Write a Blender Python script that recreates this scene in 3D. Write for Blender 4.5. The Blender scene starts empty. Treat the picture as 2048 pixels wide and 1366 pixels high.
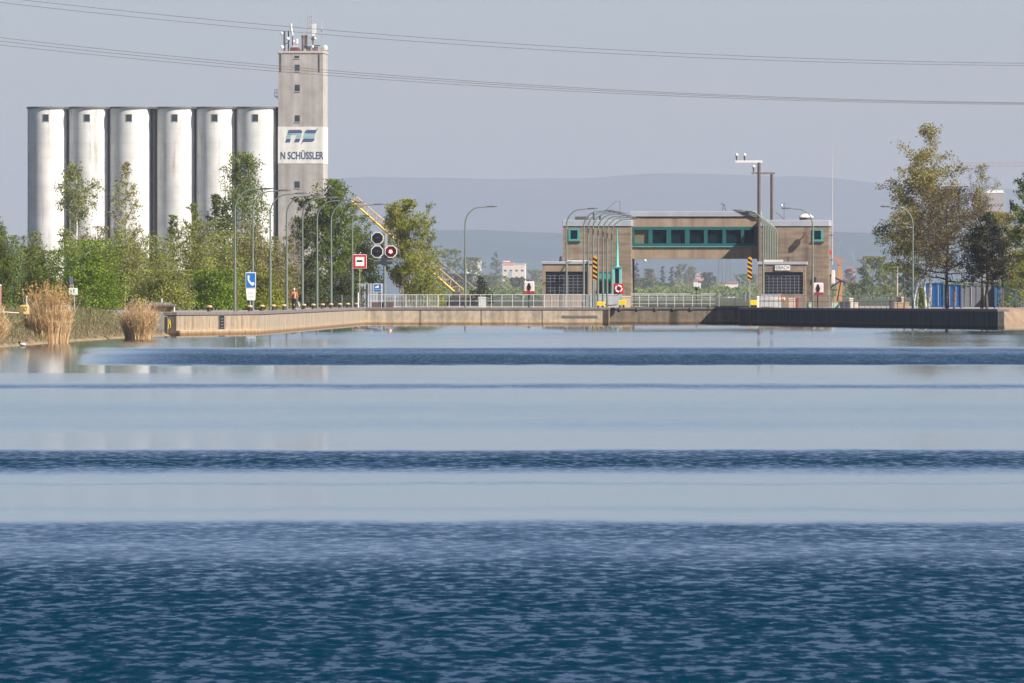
import bpy, bmesh, math, random
import numpy as np
from mathutils import Vector, Matrix

# ------------------------------------------------------------------ camera, sky, sun, exposure
SC = bpy.context.scene
COL = SC.collection
FPX = 400.0 / 36.0 * 2048.0          # focal length in pixels of the 2048 px photograph
CZ = 3.05                            # eye height above the water
HY = 592.0                           # horizon row
cam_d = bpy.data.cameras.new('camera')
cam_d.lens = 400.0
cam_d.sensor_width = 36.0
cam_d.clip_start = 1.0
cam_d.clip_end = 90000.0
cam = bpy.data.objects.new('camera', cam_d)
COL.objects.link(cam)
cam.location = (0, 0, CZ)
cam.rotation_euler = (math.radians(90) - math.atan((683.0 - HY) / FPX), 0, 0)
SC.camera = cam

SUN_SIDE = math.radians(57)          # sun stands this far to the right of the direction back to the camera
SUN_EL = math.radians(42)
sun_vec = Vector((math.sin(SUN_SIDE) * math.cos(SUN_EL), -math.cos(SUN_SIDE) * math.cos(SUN_EL), math.sin(SUN_EL)))
world = bpy.data.worlds.new('World')
SC.world = world
world.use_nodes = True
wn = world.node_tree
bg = wn.nodes['Background']
sky = wn.nodes.new('ShaderNodeTexSky')
sky.sky_type = 'NISHITA'
sky.sun_disc = False
sky.sun_elevation = SUN_EL
sky.sun_rotation = math.atan2(sun_vec.x, sun_vec.y)
sky.altitude = 300
sky.air_density = 0.62
sky.dust_density = 0.7
sky.ozone_density = 1.5
tint = wn.nodes.new('ShaderNodeMix'); tint.data_type = 'RGBA'; tint.blend_type = 'MULTIPLY'   # white balance of the hazy spring sky
tint.inputs[0].default_value = 1.0; tint.inputs[7].default_value = (1.05, 1.0, 1.01, 1)
wn.links.new(sky.outputs[0], tint.inputs[6]); wn.links.new(tint.outputs[2], bg.inputs[0])
bg.inputs[1].default_value = 0.06
sun_d = bpy.data.lights.new('sun', 'SUN')
sun_d.energy = 5.0
sun_d.angle = math.radians(0.5)
sun_d.color = (1.0, 0.92, 0.80)
sun = bpy.data.objects.new('sun', sun_d)
COL.objects.link(sun)
sun.rotation_euler = sun_vec.to_track_quat('Z', 'Y').to_euler()
SC.view_settings.view_transform = 'Standard'
SC.view_settings.look = 'None'
SC.view_settings.exposure = 0.8
SC.view_settings.gamma = 1.0
SC.cycles.max_bounces = 8
SC.cycles.volume_bounces = 0
SC.cycles.use_denoising = True
SC.cycles.sample_clamp_indirect = 6.0

# ------------------------------------------------------------------ helpers
def px_x(px, d): return (px - 1024.0) / FPX * d
def px_z(py, d): return CZ + (HY - py) / FPX * d
QZ = 1.8                              # level of the quays and of the land behind

def link(o): COL.objects.link(o); return o
def tag(o, label=None, cat=None, group=None, kind=None):
    if label: o['label'] = label
    if cat: o['category'] = cat
    if group: o['group'] = group
    if kind: o['kind'] = kind
    return o
def thing(name, label, cat, loc=(0, 0, 0), rz=0.0, group=None):
    o = link(bpy.data.objects.new(name, None))
    o.location = loc
    o.rotation_euler = (0, 0, rz)
    o.empty_display_size = 0.5
    return tag(o, label, cat, group)
def copy_tree(o, parent=None):
    c = link(o.copy())
    if parent is not None:
        c.parent = parent
    for ch in list(o.children):
        copy_tree(ch, c)
    return c

class MB:
    """collects simple shapes and links them as one mesh object"""
    def __init__(s): s.v = []; s.f = []; s.sm = []
    def add(s, vs, fs, smooth=False):
        n = len(s.v); s.v += [tuple(p) for p in vs]
        for f in fs: s.f.append(tuple(n + i for i in f)); s.sm.append(smooth)
        return s
    def box(s, x0, x1, y0, y1, z0, z1):
        v = [(x, y, z) for z in (z0, z1) for y in (y0, y1) for x in (x0, x1)]
        return s.add(v, [(0, 2, 3, 1), (4, 5, 7, 6), (0, 1, 5, 4), (2, 6, 7, 3), (0, 4, 6, 2), (1, 3, 7, 5)])
    def bbox(s, x0, x1, y0, y1, z0, z1, b=0.02):
        """box with chamfered vertical and top edges"""
        def ring(i, z): return [(x0+i+b, y0+i, z), (x1-i-b, y0+i, z), (x1-i, y0+i+b, z), (x1-i, y1-i-b, z), (x1-i-b, y1-i, z), (x0+i+b, y1-i, z), (x0+i, y1-i-b, z), (x0+i, y0+i+b, z)]
        v = ring(0, z0) + ring(0, z1 - b) + ring(b, z1)
        f = [tuple(range(7, -1, -1)), tuple(range(16, 24))]
        for k in (0, 8):
            for i in range(8): f.append((k+i, k+(i+1) % 8, k+8+(i+1) % 8, k+8+i))
        return s.add(v, f)
    def tube(s, pts, r, n=8, caps=True):
        pts = [Vector(p) for p in pts]
        rs = r if isinstance(r, (list, tuple)) else [r] * len(pts)
        v = []; prev = None
        for i, p in enumerate(pts):
            t = (pts[min(i+1, len(pts)-1)] - pts[max(i-1, 0)])
            if t.length < 1e-9: t = Vector((0, 0, 1))
            t.normalize()
            if prev is None:
                a = Vector((1, 0, 0)) if abs(t.x) < 0.9 else Vector((0, 1, 0))
            else: a = prev
            u = a - t * a.dot(t)
            if u.length < 1e-6: u = t.orthogonal()
            u.normalize(); w = t.cross(u); prev = u
            for k in range(n):
                an = 2 * math.pi * k / n
                v.append(p + (u * math.cos(an) + w * math.sin(an)) * rs[i])
        f = []
        for i in range(len(pts) - 1):
            for k in range(n):
                f.append((i*n+k, i*n+(k+1) % n, (i+1)*n+(k+1) % n, (i+1)*n+k))
        s.add(v, f, True)
        if caps:
            s.add(v[:n], [tuple(range(n-1, -1, -1))]); s.add(v[-n:], [tuple(range(n))])
        return s
    def prism(s, poly, y0, y1):
        """polygon in x,z (counter-clockwise seen from -y) extruded from y0 to y1"""
        n = len(poly)
        v = [(x, y0, z) for x, z in poly] + [(x, y1, z) for x, z in poly]
        f = [tuple(range(n)), tuple(range(2*n-1, n-1, -1))]
        for i in range(n): f.append((i, n+i, n+(i+1) % n, (i+1) % n))
        return s.add(v, f)
    def slab(s, poly, z0, z1):
        """polygon in x,y (counter-clockwise from above) extruded from z0 to z1"""
        n = len(poly)
        v = [(x, y, z0) for x, y in poly] + [(x, y, z1) for x, y in poly]
        f = [tuple(range(n-1, -1, -1)), tuple(range(n, 2*n))]
        for i in range(n): f.append((i, (i+1) % n, n+(i+1) % n, n+i))
        return s.add(v, f)
    def lathe(s, prof, c=(0, 0, 0), n=16):
        v = []
        for r, z in prof:
            for k in range(n):
                a = 2*math.pi*k/n
                v.append((c[0]+r*math.cos(a), c[1]+r*math.sin(a), c[2]+z))
        f = []
        for i in range(len(prof)-1):
            for k in range(n): f.append((i*n+k, i*n+(k+1) % n, (i+1)*n+(k+1) % n, (i+1)*n+k))
        s.add(v, f, True)
        s.add(v[:n], [tuple(range(n-1, -1, -1))]); s.add(v[-n:], [tuple(range(n))])
        return s
    def ball(s, c, r, n=10, sq=(1, 1, 1)):
        prof = []; m = n//2
        v = []
        for i in range(m+1):
            th = math.pi*i/m
            for k in range(n):
                a = 2*math.pi*k/n
                v.append((c[0]+r*sq[0]*math.sin(th)*math.cos(a), c[1]+r*sq[1]*math.sin(th)*math.sin(a), c[2]-r*sq[2]*math.cos(th)))
        f = []
        for i in range(m):
            for k in range(n): f.append((i*n+k, i*n+(k+1) % n, (i+1)*n+(k+1) % n, (i+1)*n+k))
        return s.add(v, f, True)
    def build(s, name, mat, parent=None, loc=None, rot=None):
        me = bpy.data.meshes.new(name)
        me.from_pydata(s.v, [], s.f)
        me.polygons.foreach_set('use_smooth', s.sm)
        me.materials.append(mat)
        me.update()
        o = link(bpy.data.objects.new(name, me))
        if parent is not None: o.parent = parent
        if loc is not None: o.location = loc
        if rot is not None: o.rotation_euler = rot
        return o

def text_obj(name, body, size, mat, parent, loc, rot=(math.pi/2, 0, 0), depth=0.01, sx=1.0, bold=0.0, align='CENTER'):
    cu = bpy.data.curves.new(name, 'FONT')
    cu.body = body; cu.size = size; cu.extrude = depth; cu.offset = bold
    cu.align_x = align; cu.align_y = 'CENTER'
    tmp = bpy.data.objects.new(name, cu); COL.objects.link(tmp)
    dg = bpy.context.evaluated_depsgraph_get(); dg.update()
    me = bpy.data.meshes.new_from_object(tmp.evaluated_get(dg))
    bpy.data.objects.remove(tmp); bpy.data.curves.remove(cu)
    me.materials.clear(); me.materials.append(mat)
    o = link(bpy.data.objects.new(name, me))
    o.parent = parent; o.location = loc; o.rotation_euler = rot; o.scale = (sx, 1, 1)
    return o

# ------------------------------------------------------------------ materials
MATS = {}
def nodes_of(name):
    m = bpy.data.materials.new(name); m.use_nodes = True
    nt = m.node_tree
    return m, nt, nt.nodes['Principled BSDF']
def N(nt, typ, **kw):
    n = nt.nodes.new(typ)
    for k, v in kw.items(): setattr(n, k, v)
    return n
def ramp(nt, stops, interp='LINEAR'):
    r = N(nt, 'ShaderNodeValToRGB'); r.color_ramp.interpolation = interp
    el = r.color_ramp.elements
    while len(el) > 1: el.remove(el[-1])
    el[0].position = stops[0][0]; el[0].color = (*stops[0][1], 1) if not isinstance(stops[0][1], (int, float)) else (stops[0][1],)*3 + (1,)
    for p, c in stops[1:]:
        e = el.new(p); e.color = (*c, 1) if not isinstance(c, (int, float)) else (c, c, c, 1)
    return r
def surf(name, color, rough=0.6, var=0.15, scale=2.0, metal=0.0, streak=0.0, spec=0.4, bump=0.0, stretch=(1, 1, 1), dark=None):
    """painted / mineral surface: base colour broken up by noise, optional vertical rain streaks"""
    if name in MATS: return MATS[name]
    m, nt, b = nodes_of(name)
    L = nt.links.new
    tc = N(nt, 'ShaderNodeTexCoord')
    mp = N(nt, 'ShaderNodeMapping'); mp.inputs['Scale'].default_value = stretch
    L(tc.outputs['Object'], mp.inputs[0])
    nz = N(nt, 'ShaderNodeTexNoise'); nz.inputs['Scale'].default_value = scale; nz.inputs['Detail'].default_value = 6; nz.inputs['Roughness'].default_value = 0.65
    L(mp.outputs[0], nz.inputs['Vector'])
    lo = tuple(c * (1 - var) for c in color) if dark is None else dark
    hi = tuple(min(1, c * (1 + var)) for c in color)
    r = ramp(nt, [(0.3, lo), (0.5, color), (0.7, hi)])
    L(nz.outputs['Fac'], r.inputs[0])
    out = r.outputs[0]
    if streak > 0:
        mp2 = N(nt, 'ShaderNodeMapping'); mp2.inputs['Scale'].default_value = (scale * 1.6, scale * 1.6, scale * 0.06)
        L(tc.outputs['Object'], mp2.inputs[0])
        n2 = N(nt, 'ShaderNodeTexNoise'); n2.inputs['Scale'].default_value = 1.0; n2.inputs['Detail'].default_value = 5
        L(mp2.outputs[0], n2.inputs['Vector'])
        r2 = ramp(nt, [(0.42, 1.0), (0.7, 1 - streak)])
        L(n2.outputs['Fac'], r2.inputs[0])
        mx = N(nt, 'ShaderNodeMix', data_type='RGBA', blend_type='MULTIPLY'); mx.inputs[0].default_value = 1
        L(out, mx.inputs[6]); L(r2.outputs[0], mx.inputs[7]); out = mx.outputs[2]
    L(out, b.inputs['Base Color'])
    b.inputs['Roughness'].default_value = rough
    b.inputs['Metallic'].default_value = metal
    b.inputs['Specular IOR Level'].default_value = spec
    if bump > 0:
        bp = N(nt, 'ShaderNodeBump'); bp.inputs['Strength'].default_value = bump; bp.inputs['Distance'].default_value = 0.05
        L(nz.outputs['Fac'], bp.inputs['Height']); L(bp.outputs[0], b.inputs['Normal'])
    MATS[name] = m
    return m
def leafmat(name, cols, trans=0.33):
    if name in MATS: return MATS[name]
    m, nt, b = nodes_of(name); L = nt.links.new
    g = N(nt, 'ShaderNodeNewGeometry')
    st = [(i / max(1, len(cols) - 1), c) for i, c in enumerate(cols)]
    r = ramp(nt, st); L(g.outputs['Random Per Island'], r.inputs[0])
    tc = N(nt, 'ShaderNodeTexCoord')
    nz = N(nt, 'ShaderNodeTexNoise'); nz.inputs['Scale'].default_value = 0.55; nz.inputs['Detail'].default_value = 2
    L(tc.outputs['Object'], nz.inputs['Vector'])
    r2 = ramp(nt, [(0.35, 0.84), (0.65, 1.14)]); L(nz.outputs['Fac'], r2.inputs[0])
    mx = N(nt, 'ShaderNodeMix', data_type='RGBA', blend_type='MULTIPLY'); mx.inputs[0].default_value = 1
    L(r.outputs[0], mx.inputs[6]); L(r2.outputs[0], mx.inputs[7])
    L(mx.outputs[2], b.inputs['Base Color'])
    b.inputs['Roughness'].default_value = 0.6; b.inputs['Specular IOR Level'].default_value = 0.25
    tr = N(nt, 'ShaderNodeBsdfTranslucent'); L(mx.outputs[2], tr.inputs[0])
    ms = N(nt, 'ShaderNodeMixShader'); ms.inputs[0].default_value = trans
    out = nt.nodes['Material Output']
    L(b.outputs[0], ms.inputs[1]); L(tr.outputs[0], ms.inputs[2]); L(ms.outputs[0], out.inputs[0])
    MATS[name] = m
    return m
def glow(name, color, strength):
    m, nt, b = nodes_of(name)
    b.inputs['Base Color'].default_value = (*color, 1)
    b.inputs['Emission Color'].default_value = (*color, 1); b.inputs['Emission Strength'].default_value = strength
    return m
# ------------------------------------------------------------------ water
def water_material():
    m, nt, b = nodes_of('canal_water'); L = nt.links.new
    tc = N(nt, 'ShaderNodeTexCoord')
    sep = N(nt, 'ShaderNodeSeparateXYZ'); L(tc.outputs['Object'], sep.inputs[0])
    # gust front map along the canal: parameter s = 69406 / y, wobbled across the width
    mpw = N(nt, 'ShaderNodeMapping'); mpw.inputs['Scale'].default_value = (0.035, 0.012, 1)
    L(tc.outputs['Object'], mpw.inputs[0])
    nw = N(nt, 'ShaderNodeTexNoise'); nw.inputs['Scale'].default_value = 1.0; nw.inputs['Detail'].default_value = 4; nw.inputs['Roughness'].default_value = 0.6
    L(mpw.outputs[0], nw.inputs['Vector'])
    div = N(nt, 'ShaderNodeMath', operation='DIVIDE'); div.inputs[0].default_value = 69406.0
    L(sep.outputs['Y'], div.inputs[1])
    mpf = N(nt, 'ShaderNodeMapping'); mpf.inputs['Scale'].default_value = (0.5, 0.05, 1)
    L(tc.outputs['Object'], mpf.inputs[0])
    nf = N(nt, 'ShaderNodeTexNoise'); nf.inputs['Scale'].default_value = 1.0; nf.inputs['Detail'].default_value = 3
    L(mpf.outputs[0], nf.inputs['Vector'])
    # wobble proportional to s
    w0 = N(nt, 'ShaderNodeMath', operation='SUBTRACT'); L(nw.outputs['Fac'], w0.inputs[0]); w0.inputs[1].default_value = 0.5
    w1 = N(nt, 'ShaderNodeMath', operation='MULTIPLY'); L(w0.outputs[0], w1.inputs[0]); w1.inputs[1].default_value = 0.07
    wf0 = N(nt, 'ShaderNodeMath', operation='SUBTRACT'); L(nf.outputs['Fac'], wf0.inputs[0]); wf0.inputs[1].default_value = 0.5
    wf1 = N(nt, 'ShaderNodeMath', operation='MULTIPLY_ADD'); L(wf0.outputs[0], wf1.inputs[0]); wf1.inputs[1].default_value = 0.03; L(w1.outputs[0], wf1.inputs[2])
    w2 = N(nt, 'ShaderNodeMath', operation='ADD'); L(wf1.outputs[0], w2.inputs[0]); w2.inputs[1].default_value = 1.0
    s = N(nt, 'ShaderNodeMath', operation='MULTIPLY'); L(div.outputs[0], s.inputs[0]); L(w2.outputs[0], s.inputs[1])
    def band(stops, lo, hi):
        mr = N(nt, 'ShaderNodeMapRange'); mr.inputs[1].default_value = lo; mr.inputs[2].default_value = hi
        L(s.outputs[0], mr.inputs[0])
        r = ramp(nt, [((p - 592 - lo) / (hi - lo), v) for p, v in stops]); L(mr.outputs[0], r.inputs[0])
        return r.outputs[0]
    far = band(BANDS_FAR, 0, 260)
    near = band(BANDS_NEAR, 260, 800)
    gt = N(nt, 'ShaderNodeMath', operation='GREATER_THAN'); L(s.outputs[0], gt.inputs[0]); gt.inputs[1].default_value = 260
    mk = N(nt, 'ShaderNodeMix', data_type='FLOAT'); L(gt.outputs[0], mk.inputs[0]); L(far, mk.inputs[2]); L(near, mk.inputs[3])
    # lee of the left bank: the far gust fades there
    lee = N(nt, 'ShaderNodeMath', operation='MULTIPLY'); L(sep.outputs['Y'], lee.inputs[0]); lee.inputs[1].default_value = -0.0385
    lx = N(nt, 'ShaderNodeMath', operation='SUBTRACT'); L(sep.outputs['X'], lx.inputs[0]); L(lee.outputs[0], lx.inputs[1])
    lr = N(nt, 'ShaderNodeMapRange'); lr.inputs[1].default_value = 0.0; lr.inputs[2].default_value = 7.0
    L(lx.outputs[0], lr.inputs[0])
    isfar = N(nt, 'ShaderNodeMath', operation='GREATER_THAN'); L(sep.outputs['Y'], isfar.inputs[0]); isfar.inputs[1].default_value = 450
    lm = N(nt, 'ShaderNodeMix', data_type='FLOAT'); L(isfar.outputs[0], lm.inputs[0]); lm.inputs[2].default_value = 1; L(lr.outputs[0], lm.inputs[3])
    mask = N(nt, 'ShaderNodeMath', operation='MULTIPLY'); L(mk.outputs[0], mask.inputs[0]); L(lm.outputs[0], mask.inputs[1])
    mpp = N(nt, 'ShaderNodeMapping'); mpp.inputs['Scale'].default_value = (0.11, 0.018, 1); mpp.inputs['Location'].default_value = (5.3, 2.1, 0)
    L(tc.outputs['Object'], mpp.inputs[0])
    npz = N(nt, 'ShaderNodeTexNoise'); npz.inputs['Scale'].default_value = 1.0; npz.inputs['Detail'].default_value = 6; npz.inputs['Roughness'].default_value = 0.65
    L(mpp.outputs[0], npz.inputs['Vector'])
    pr_ = N(nt, 'ShaderNodeMapRange'); pr_.inputs[1].default_value = 0.3; pr_.inputs[2].default_value = 0.7; pr_.inputs[3].default_value = 0.68; pr_.inputs[4].default_value = 1.18
    L(npz.outputs['Fac'], pr_.inputs[0])
    mask2 = N(nt, 'ShaderNodeMath', operation='MULTIPLY', use_clamp=True); L(mask.outputs[0], mask2.inputs[0]); L(pr_.outputs[0], mask2.inputs[1]); mask = mask2
    # wave slopes: three octaves of wavelets
    def wave(sx, sy, detail, seed):
        mp = N(nt, 'ShaderNodeMapping'); mp.inputs['Scale'].default_value = (sx, sy, 1); mp.inputs['Location'].default_value = (seed, seed * 1.7, 0)
        L(tc.outputs['Object'], mp.inputs[0])
        n = N(nt, 'ShaderNodeTexNoise'); n.inputs['Scale'].default_value = 1; n.inputs['Detail'].default_value = detail; n.inputs['Roughness'].default_value = 0.62
        L(mp.outputs[0], n.inputs['Vector'])
        c = N(nt, 'ShaderNodeMath', operation='SUBTRACT'); L(n.outputs['Fac'], c.inputs[0]); c.inputs[1].default_value = 0.5
        return c.outputs[0]
    a = wave(5.2, 1.0, 5, 3.1); c2 = wave(1.3, 0.3, 3, 11.7); ax = wave(3.0, 1.2, 3, 27.3)
    sm = N(nt, 'ShaderNodeMath', operation='MULTIPLY_ADD'); L(c2, sm.inputs[0]); sm.inputs[1].default_value = 0.45; L(a, sm.inputs[2])
    msq = N(nt, 'ShaderNodeMath', operation='POWER'); L(mask.outputs[0], msq.inputs[0]); msq.inputs[1].default_value = 1.7
    amp = N(nt, 'ShaderNodeMath', operation='MULTIPLY_ADD'); L(msq.outputs[0], amp.inputs[0]); amp.inputs[1].default_value = WAVE_AMP; amp.inputs[2].default_value = CALM_AMP
    sy = N(nt, 'ShaderNodeMath', operation='MULTIPLY'); L(sm.outputs[0], sy.inputs[0]); L(amp.outputs[0], sy.inputs[1])
    lean = N(nt, 'ShaderNodeMath', operation='MULTIPLY_ADD'); L(mask.outputs[0], lean.inputs[0]); lean.inputs[1].default_value = WAVE_LEAN; L(sy.outputs[0], lean.inputs[2])
    lim = N(nt, 'ShaderNodeMath', operation='MULTIPLY'); L(mask.outputs[0], lim.inputs[0]); lim.inputs[1].default_value = -0.11
    sy = N(nt, 'ShaderNodeMath', operation='SMOOTH_MIN'); L(lean.outputs[0], sy.inputs[0]); L(lim.outputs[0], sy.inputs[1]); sy.inputs[2].default_value = 0.03
    sx0 = N(nt, 'ShaderNodeMath', operation='MULTIPLY'); L(ax, sx0.inputs[0]); L(amp.outputs[0], sx0.inputs[1])
    sx = N(nt, 'ShaderNodeMath', operation='MULTIPLY'); L(sx0.outputs[0], sx.inputs[0]); sx.inputs[1].default_value = 0.35
    cb = N(nt, 'ShaderNodeCombineXYZ'); cb.inputs[2].default_value = 1
    L(sx.outputs[0], cb.inputs[0]); L(sy.outputs[0], cb.inputs[1])
    nm = N(nt, 'ShaderNodeVectorMath', operation='NORMALIZE'); L(cb.outputs[0], nm.inputs[0])
    L(nm.outputs[0], b.inputs['Normal'])
    rr = N(nt, 'ShaderNodeMapRange'); rr.inputs[3].default_value = CALM_ROUGH; rr.inputs[4].default_value = RIPPLE_ROUGH
    L(mask.outputs[0], rr.inputs[0]); L(rr.outputs[0], b.inputs['Roughness'])
    b.inputs['Base Color'].default_value = (0.0005, 0.020, 0.042, 1)
    b.inputs['IOR'].default_value = 1.333
    b.inputs['Specular Tint'].default_value = (0.18, 0.80, 1.0, 1)
    b.inputs['Specular IOR Level'].default_value = 0.5
    return m
WAVE_AMP, WAVE_LEAN, CALM_AMP, CALM_ROUGH, RIPPLE_ROUGH = 2.7, -0.29, 0.0035, 0.062, 0.17
# gust bands: (row parameter, ripple strength)
BANDS_FAR = [(592, .1), (640, .08), (655, .10), (670, .22), (682, .12), (694, .1), (699, .36), (706, .30), (712, .55), (720, .68), (727, .85), (731, .05), (745, .06), (766, .10), (773, .27), (779, .10),
             (800, .12), (818, .2), (835, .14), (848, .2), (866, .06), (890, .03), (901, .04)]
BANDS_FAR = [(p, v * 0.4 if v < .24 else v) for p, v in BANDS_FAR if p < 852]
BANDS_NEAR = [(852, .2), (866, .07), (898, .03), (904, .36), (914, .5), (922, .78), (929, .6), (937, .24), (950, .10), (962, .06), (966, .22), (970, .05), (1005, .03), (1012, .05), (1019, .15), (1026, .06), (1036, .03),
              (1042, .10), (1052, .30), (1075, .36), (1092, .24), (1116, .30), (1140, .55), (1180, .75), (1250, .9), (1366, 1.0)]
BANDS_NEAR = [(p, v * 0.4 if v < .24 else v) for p, v in BANDS_NEAR]
def sheet(name, x0, x1, y0, y1, z, mat):
    return tag(MB().add([(x0, y0, z), (x1, y0, z), (x1, y1, z), (x0, y1, z)], [(0, 1, 2, 3)]).build(name, mat), kind='structure')
sheet('water', -120, 120, -120, 1420, 0.0, water_material())

# ------------------------------------------------------------------ ground and terrain
earth = surf('bed_earth', (0.16, 0.15, 0.09), 0.9, 0.3, 0.05)
grass_m = surf('meadow', (0.05, 0.06, 0.03), 0.9, 0.45, 0.02, bump=0.3)
sheet('ground', -7000, 7000, -400, 47000, -1.2, earth)
pave = surf('quay_paving', (0.27, 0.25, 0.23), 0.85, 0.18, 0.6)
# wall lines in plan
A = (-26.2, 868.0); B = (-20.7, 903.0); C = (-16.3, 1211.0); D = (9.68, 1212.0)
G0 = (px_x(1209, 1240), 1239.0); G1 = (px_x(1488, 1240), 1238.0)
E = (24.95, 1218.0); F = (45.9, 1061.0)
def wall_y(px, off):          # point on the angled left quay wall, off metres behind its face
    k = (px - 1024.0) / FPX
    y = (B[0] - off - 0.01429 * B[1]) / (k - 0.01429)
    return k * y, y
left_poly = [(-30.4, 868.0), A, B, C, D, G0, (G0[0] + 6, 1330.0), (G0[0] + 6, 1420), (-400, 1420), (-400, 868)]
tag(MB().slab([(x - 0.02 if i in (1, 2) else x, y + 0.02) for i, (x, y) in enumerate(left_poly)], -1.1, QZ).build('left_quay_ground', pave), kind='structure')
right_poly = [(400, 1092), (400, 1420), (G1[0] + 6, 1420), (G1[0] + 6, 1330), (G1[0] + 0.05, 1239), (E[0] + 0.05, E[1] + 0.05), (F[0], F[1] + 0.1), (46.2, 1076), (50, 1090)]
tag(MB().slab(right_poly, -1.1, QZ).build('right_quay_ground', pave), kind='structure')
sheet('meadow_ground', -7000, 7000, 1420, 46900, QZ - 0.004, grass_m)

def strip(name, rows, mat, kind='structure', n=60, jit=0.25, seed=1):
    """bank: list of cross-section rows, each a polyline of (x, y, z)"""
    rnd = random.Random(seed); mb = MB()
    def at(row, t):
        L_ = [0]
        for p, q in zip(row, row[1:]): L_.append(L_[-1] + (Vector(q) - Vector(p)).length)
        d = t * L_[-1]
        for i in range(len(row) - 1):
            if d <= L_[i+1] or i == len(row) - 2:
                k = (d - L_[i]) / max(1e-6, L_[i+1] - L_[i]); return Vector(row[i]).lerp(Vector(row[i+1]), k)
    for row in rows:
        for i in range(n + 1):
            p = at(row, i / n)
            mb.v.append((p.x + rnd.uniform(-jit, jit), p.y, p.z + rnd.uniform(-jit, jit) * 0.3))
    for r in range(len(rows) - 1):
        for i in range(n):
            a0 = r*(n+1)+i
            mb.f.append((a0, a0+1, a0+n+2, a0+n+1)); mb.sm.append(True)
    return tag(mb.build(name, mat), kind=kind)
bank_m, bnt, bb = nodes_of('bank_soil')
def _bank():
    L = bnt.links.new
    tc = N(bnt, 'ShaderNodeTexCoord'); sp = N(bnt, 'ShaderNodeSeparateXYZ'); L(tc.outputs['Object'], sp.inputs[0])
    nz = N(bnt, 'ShaderNodeTexNoise'); nz.inputs['Scale'].default_value = 0.8; nz.inputs['Detail'].default_value = 8; L(tc.outputs['Object'], nz.inputs['Vector'])
    ma = N(bnt, 'ShaderNodeMath', operation='MULTIPLY_ADD'); L(nz.outputs['Fac'], ma.inputs[0]); ma.inputs[1].default_value = 1.2; L(sp.outputs['Z'], ma.inputs[2])
    mr = N(bnt, 'ShaderNodeMapRange'); mr.inputs[1].default_value = 0.3; mr.inputs[2].default_value = 2.4; L(ma.outputs[0], mr.inputs[0])
    r = ramp(bnt, [(0.0, (0.14, 0.09, 0.05)), (0.14, (0.30, 0.21, 0.12)), (0.24, (0.15, 0.11, 0.06)), (0.5, (0.10, 0.085, 0.045)), (0.8, (0.085, 0.09, 0.035)), (1.0, (0.07, 0.10, 0.03))])
    L(mr.outputs[0], r.inputs[0]); L(r.outputs[0], bb.inputs['Base Color']); bb.inputs['Roughness'].default_value = 0.9
_bank()
shore = [(-31.8, -100, 0), (-31.6, 560, 0), (-30.5, 674, 0), (-29.9, 723, 0), (-29.4, 763, 0), (-27.9, 826, 0), (-26.0, 869, 0)]
def off(row, dx, z): return [(x - dx, y, z) for x, y, _ in row]
strip('left_bank', [off(shore, -0.8, -0.5), off(shore, 0, -0.02), off(shore, 0.6, 0.35), off(shore, 2.0, 1.0), off(shore, 4.5, 1.75), off(shore, 7, 1.95), off(shore, 14, 1.9), off(shore, 200, 1.9)], bank_m, n=220, jit=0.22)
shore_r = [(45.9, 1062.2, 0), (47.5, 1085, 0), (49.6, 1098, 0), (52, 1060, 0), (50.5, 1000, 0), (50.5, -100, 0)]
sand_m = surf('sandy_bank', (0.24, 0.17, 0.12), 0.9, 0.3, 0.6, bump=0.4)
rr_rows = [[(x - dx * 0.2, y, z) for x, y, _ in [(46.0, 1062.6, 0), (47.6, 1085, 0), (50, 1092, 0), (60, 1094, 0), (90, 1095, 0)]] for dx, z in ((0, -0.4), (0, 0.0))]
rr_rows = []
for dy, z in ((-0.8, -0.5), (0, 0.0), (1.0, 0.5), (2.5, 1.1), (5, 1.8), (9, 1.95), (12, 1.85)):
    rr_rows.append([(46.05, 1066 + dy, z), (47.6, 1072 + dy, z), (50, 1078 + dy, z), (60, 1080 + dy, z), (90, 1080 + dy, z)])
strip('right_bank', rr_rows, sand_m, n=50, jit=0.15, seed=4)
MB().v
# far hills: two ridges with depth
def ridge(name, prof, d, depth, mat, seed):
    rnd = np.random.RandomState(seed)
    xs = np.arange(-6900, 6901, 90.0)
    px = 1024 + xs / d * FPX
    py = np.interp(px, [p for p, _ in prof], [q for _, q in prof])
    h = CZ + (HY - py) / FPX * d - QZ
    bump = np.zeros_like(xs)
    for w, a in ((1500, .05), (700, .035), (300, .02), (120, .012)):
        bump += a * np.interp(xs, np.arange(-7000, 7001, w), rnd.uniform(-1, 1, len(np.arange(-7000, 7001, w))))
    h = h * (1 + 0.8 * bump)
    mb = MB(); rows = [(-1.0, 0.0), (-.6, .35), (-.3, .75), (-.1, .95), (0, 1.0), (.2, .9), (.6, .5), (1, 0)]
    for t, k in rows:
        for i, x in enumerate(xs):
            mb.v.append((x, d + t * depth + rnd.uniform(-20, 20), QZ - 2 + (h[i] + 2) * k * (1 + (rnd.uniform(-.04, .04) if 0 < k < 1 else 0))))
    n = len(xs)
    for r in range(len(rows) - 1):
        for i in range(n - 1): mb.f.append((r*n+i, r*n+i+1, (r+1)*n+i+1, (r+1)*n+i)); mb.sm.append(True)
    return tag(mb.build(name, mat), kind='structure')
wood_m = surf('wooded_slope', (0.020, 0.068, 0.095), 0.95, 0.4, 0.004)  # forest colour shifted to blue, distance haze is put into it
ridge('far_hills', [(-1500, 500), (0, 480), (400, 420), (690, 353), (860, 352), (1050, 358), (1200, 354), (1400, 350), (1560, 353), (1680, 360), (1800, 372), (2048, 380), (3500, 400)], 40000, 4000, wood_m, 5)
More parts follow.
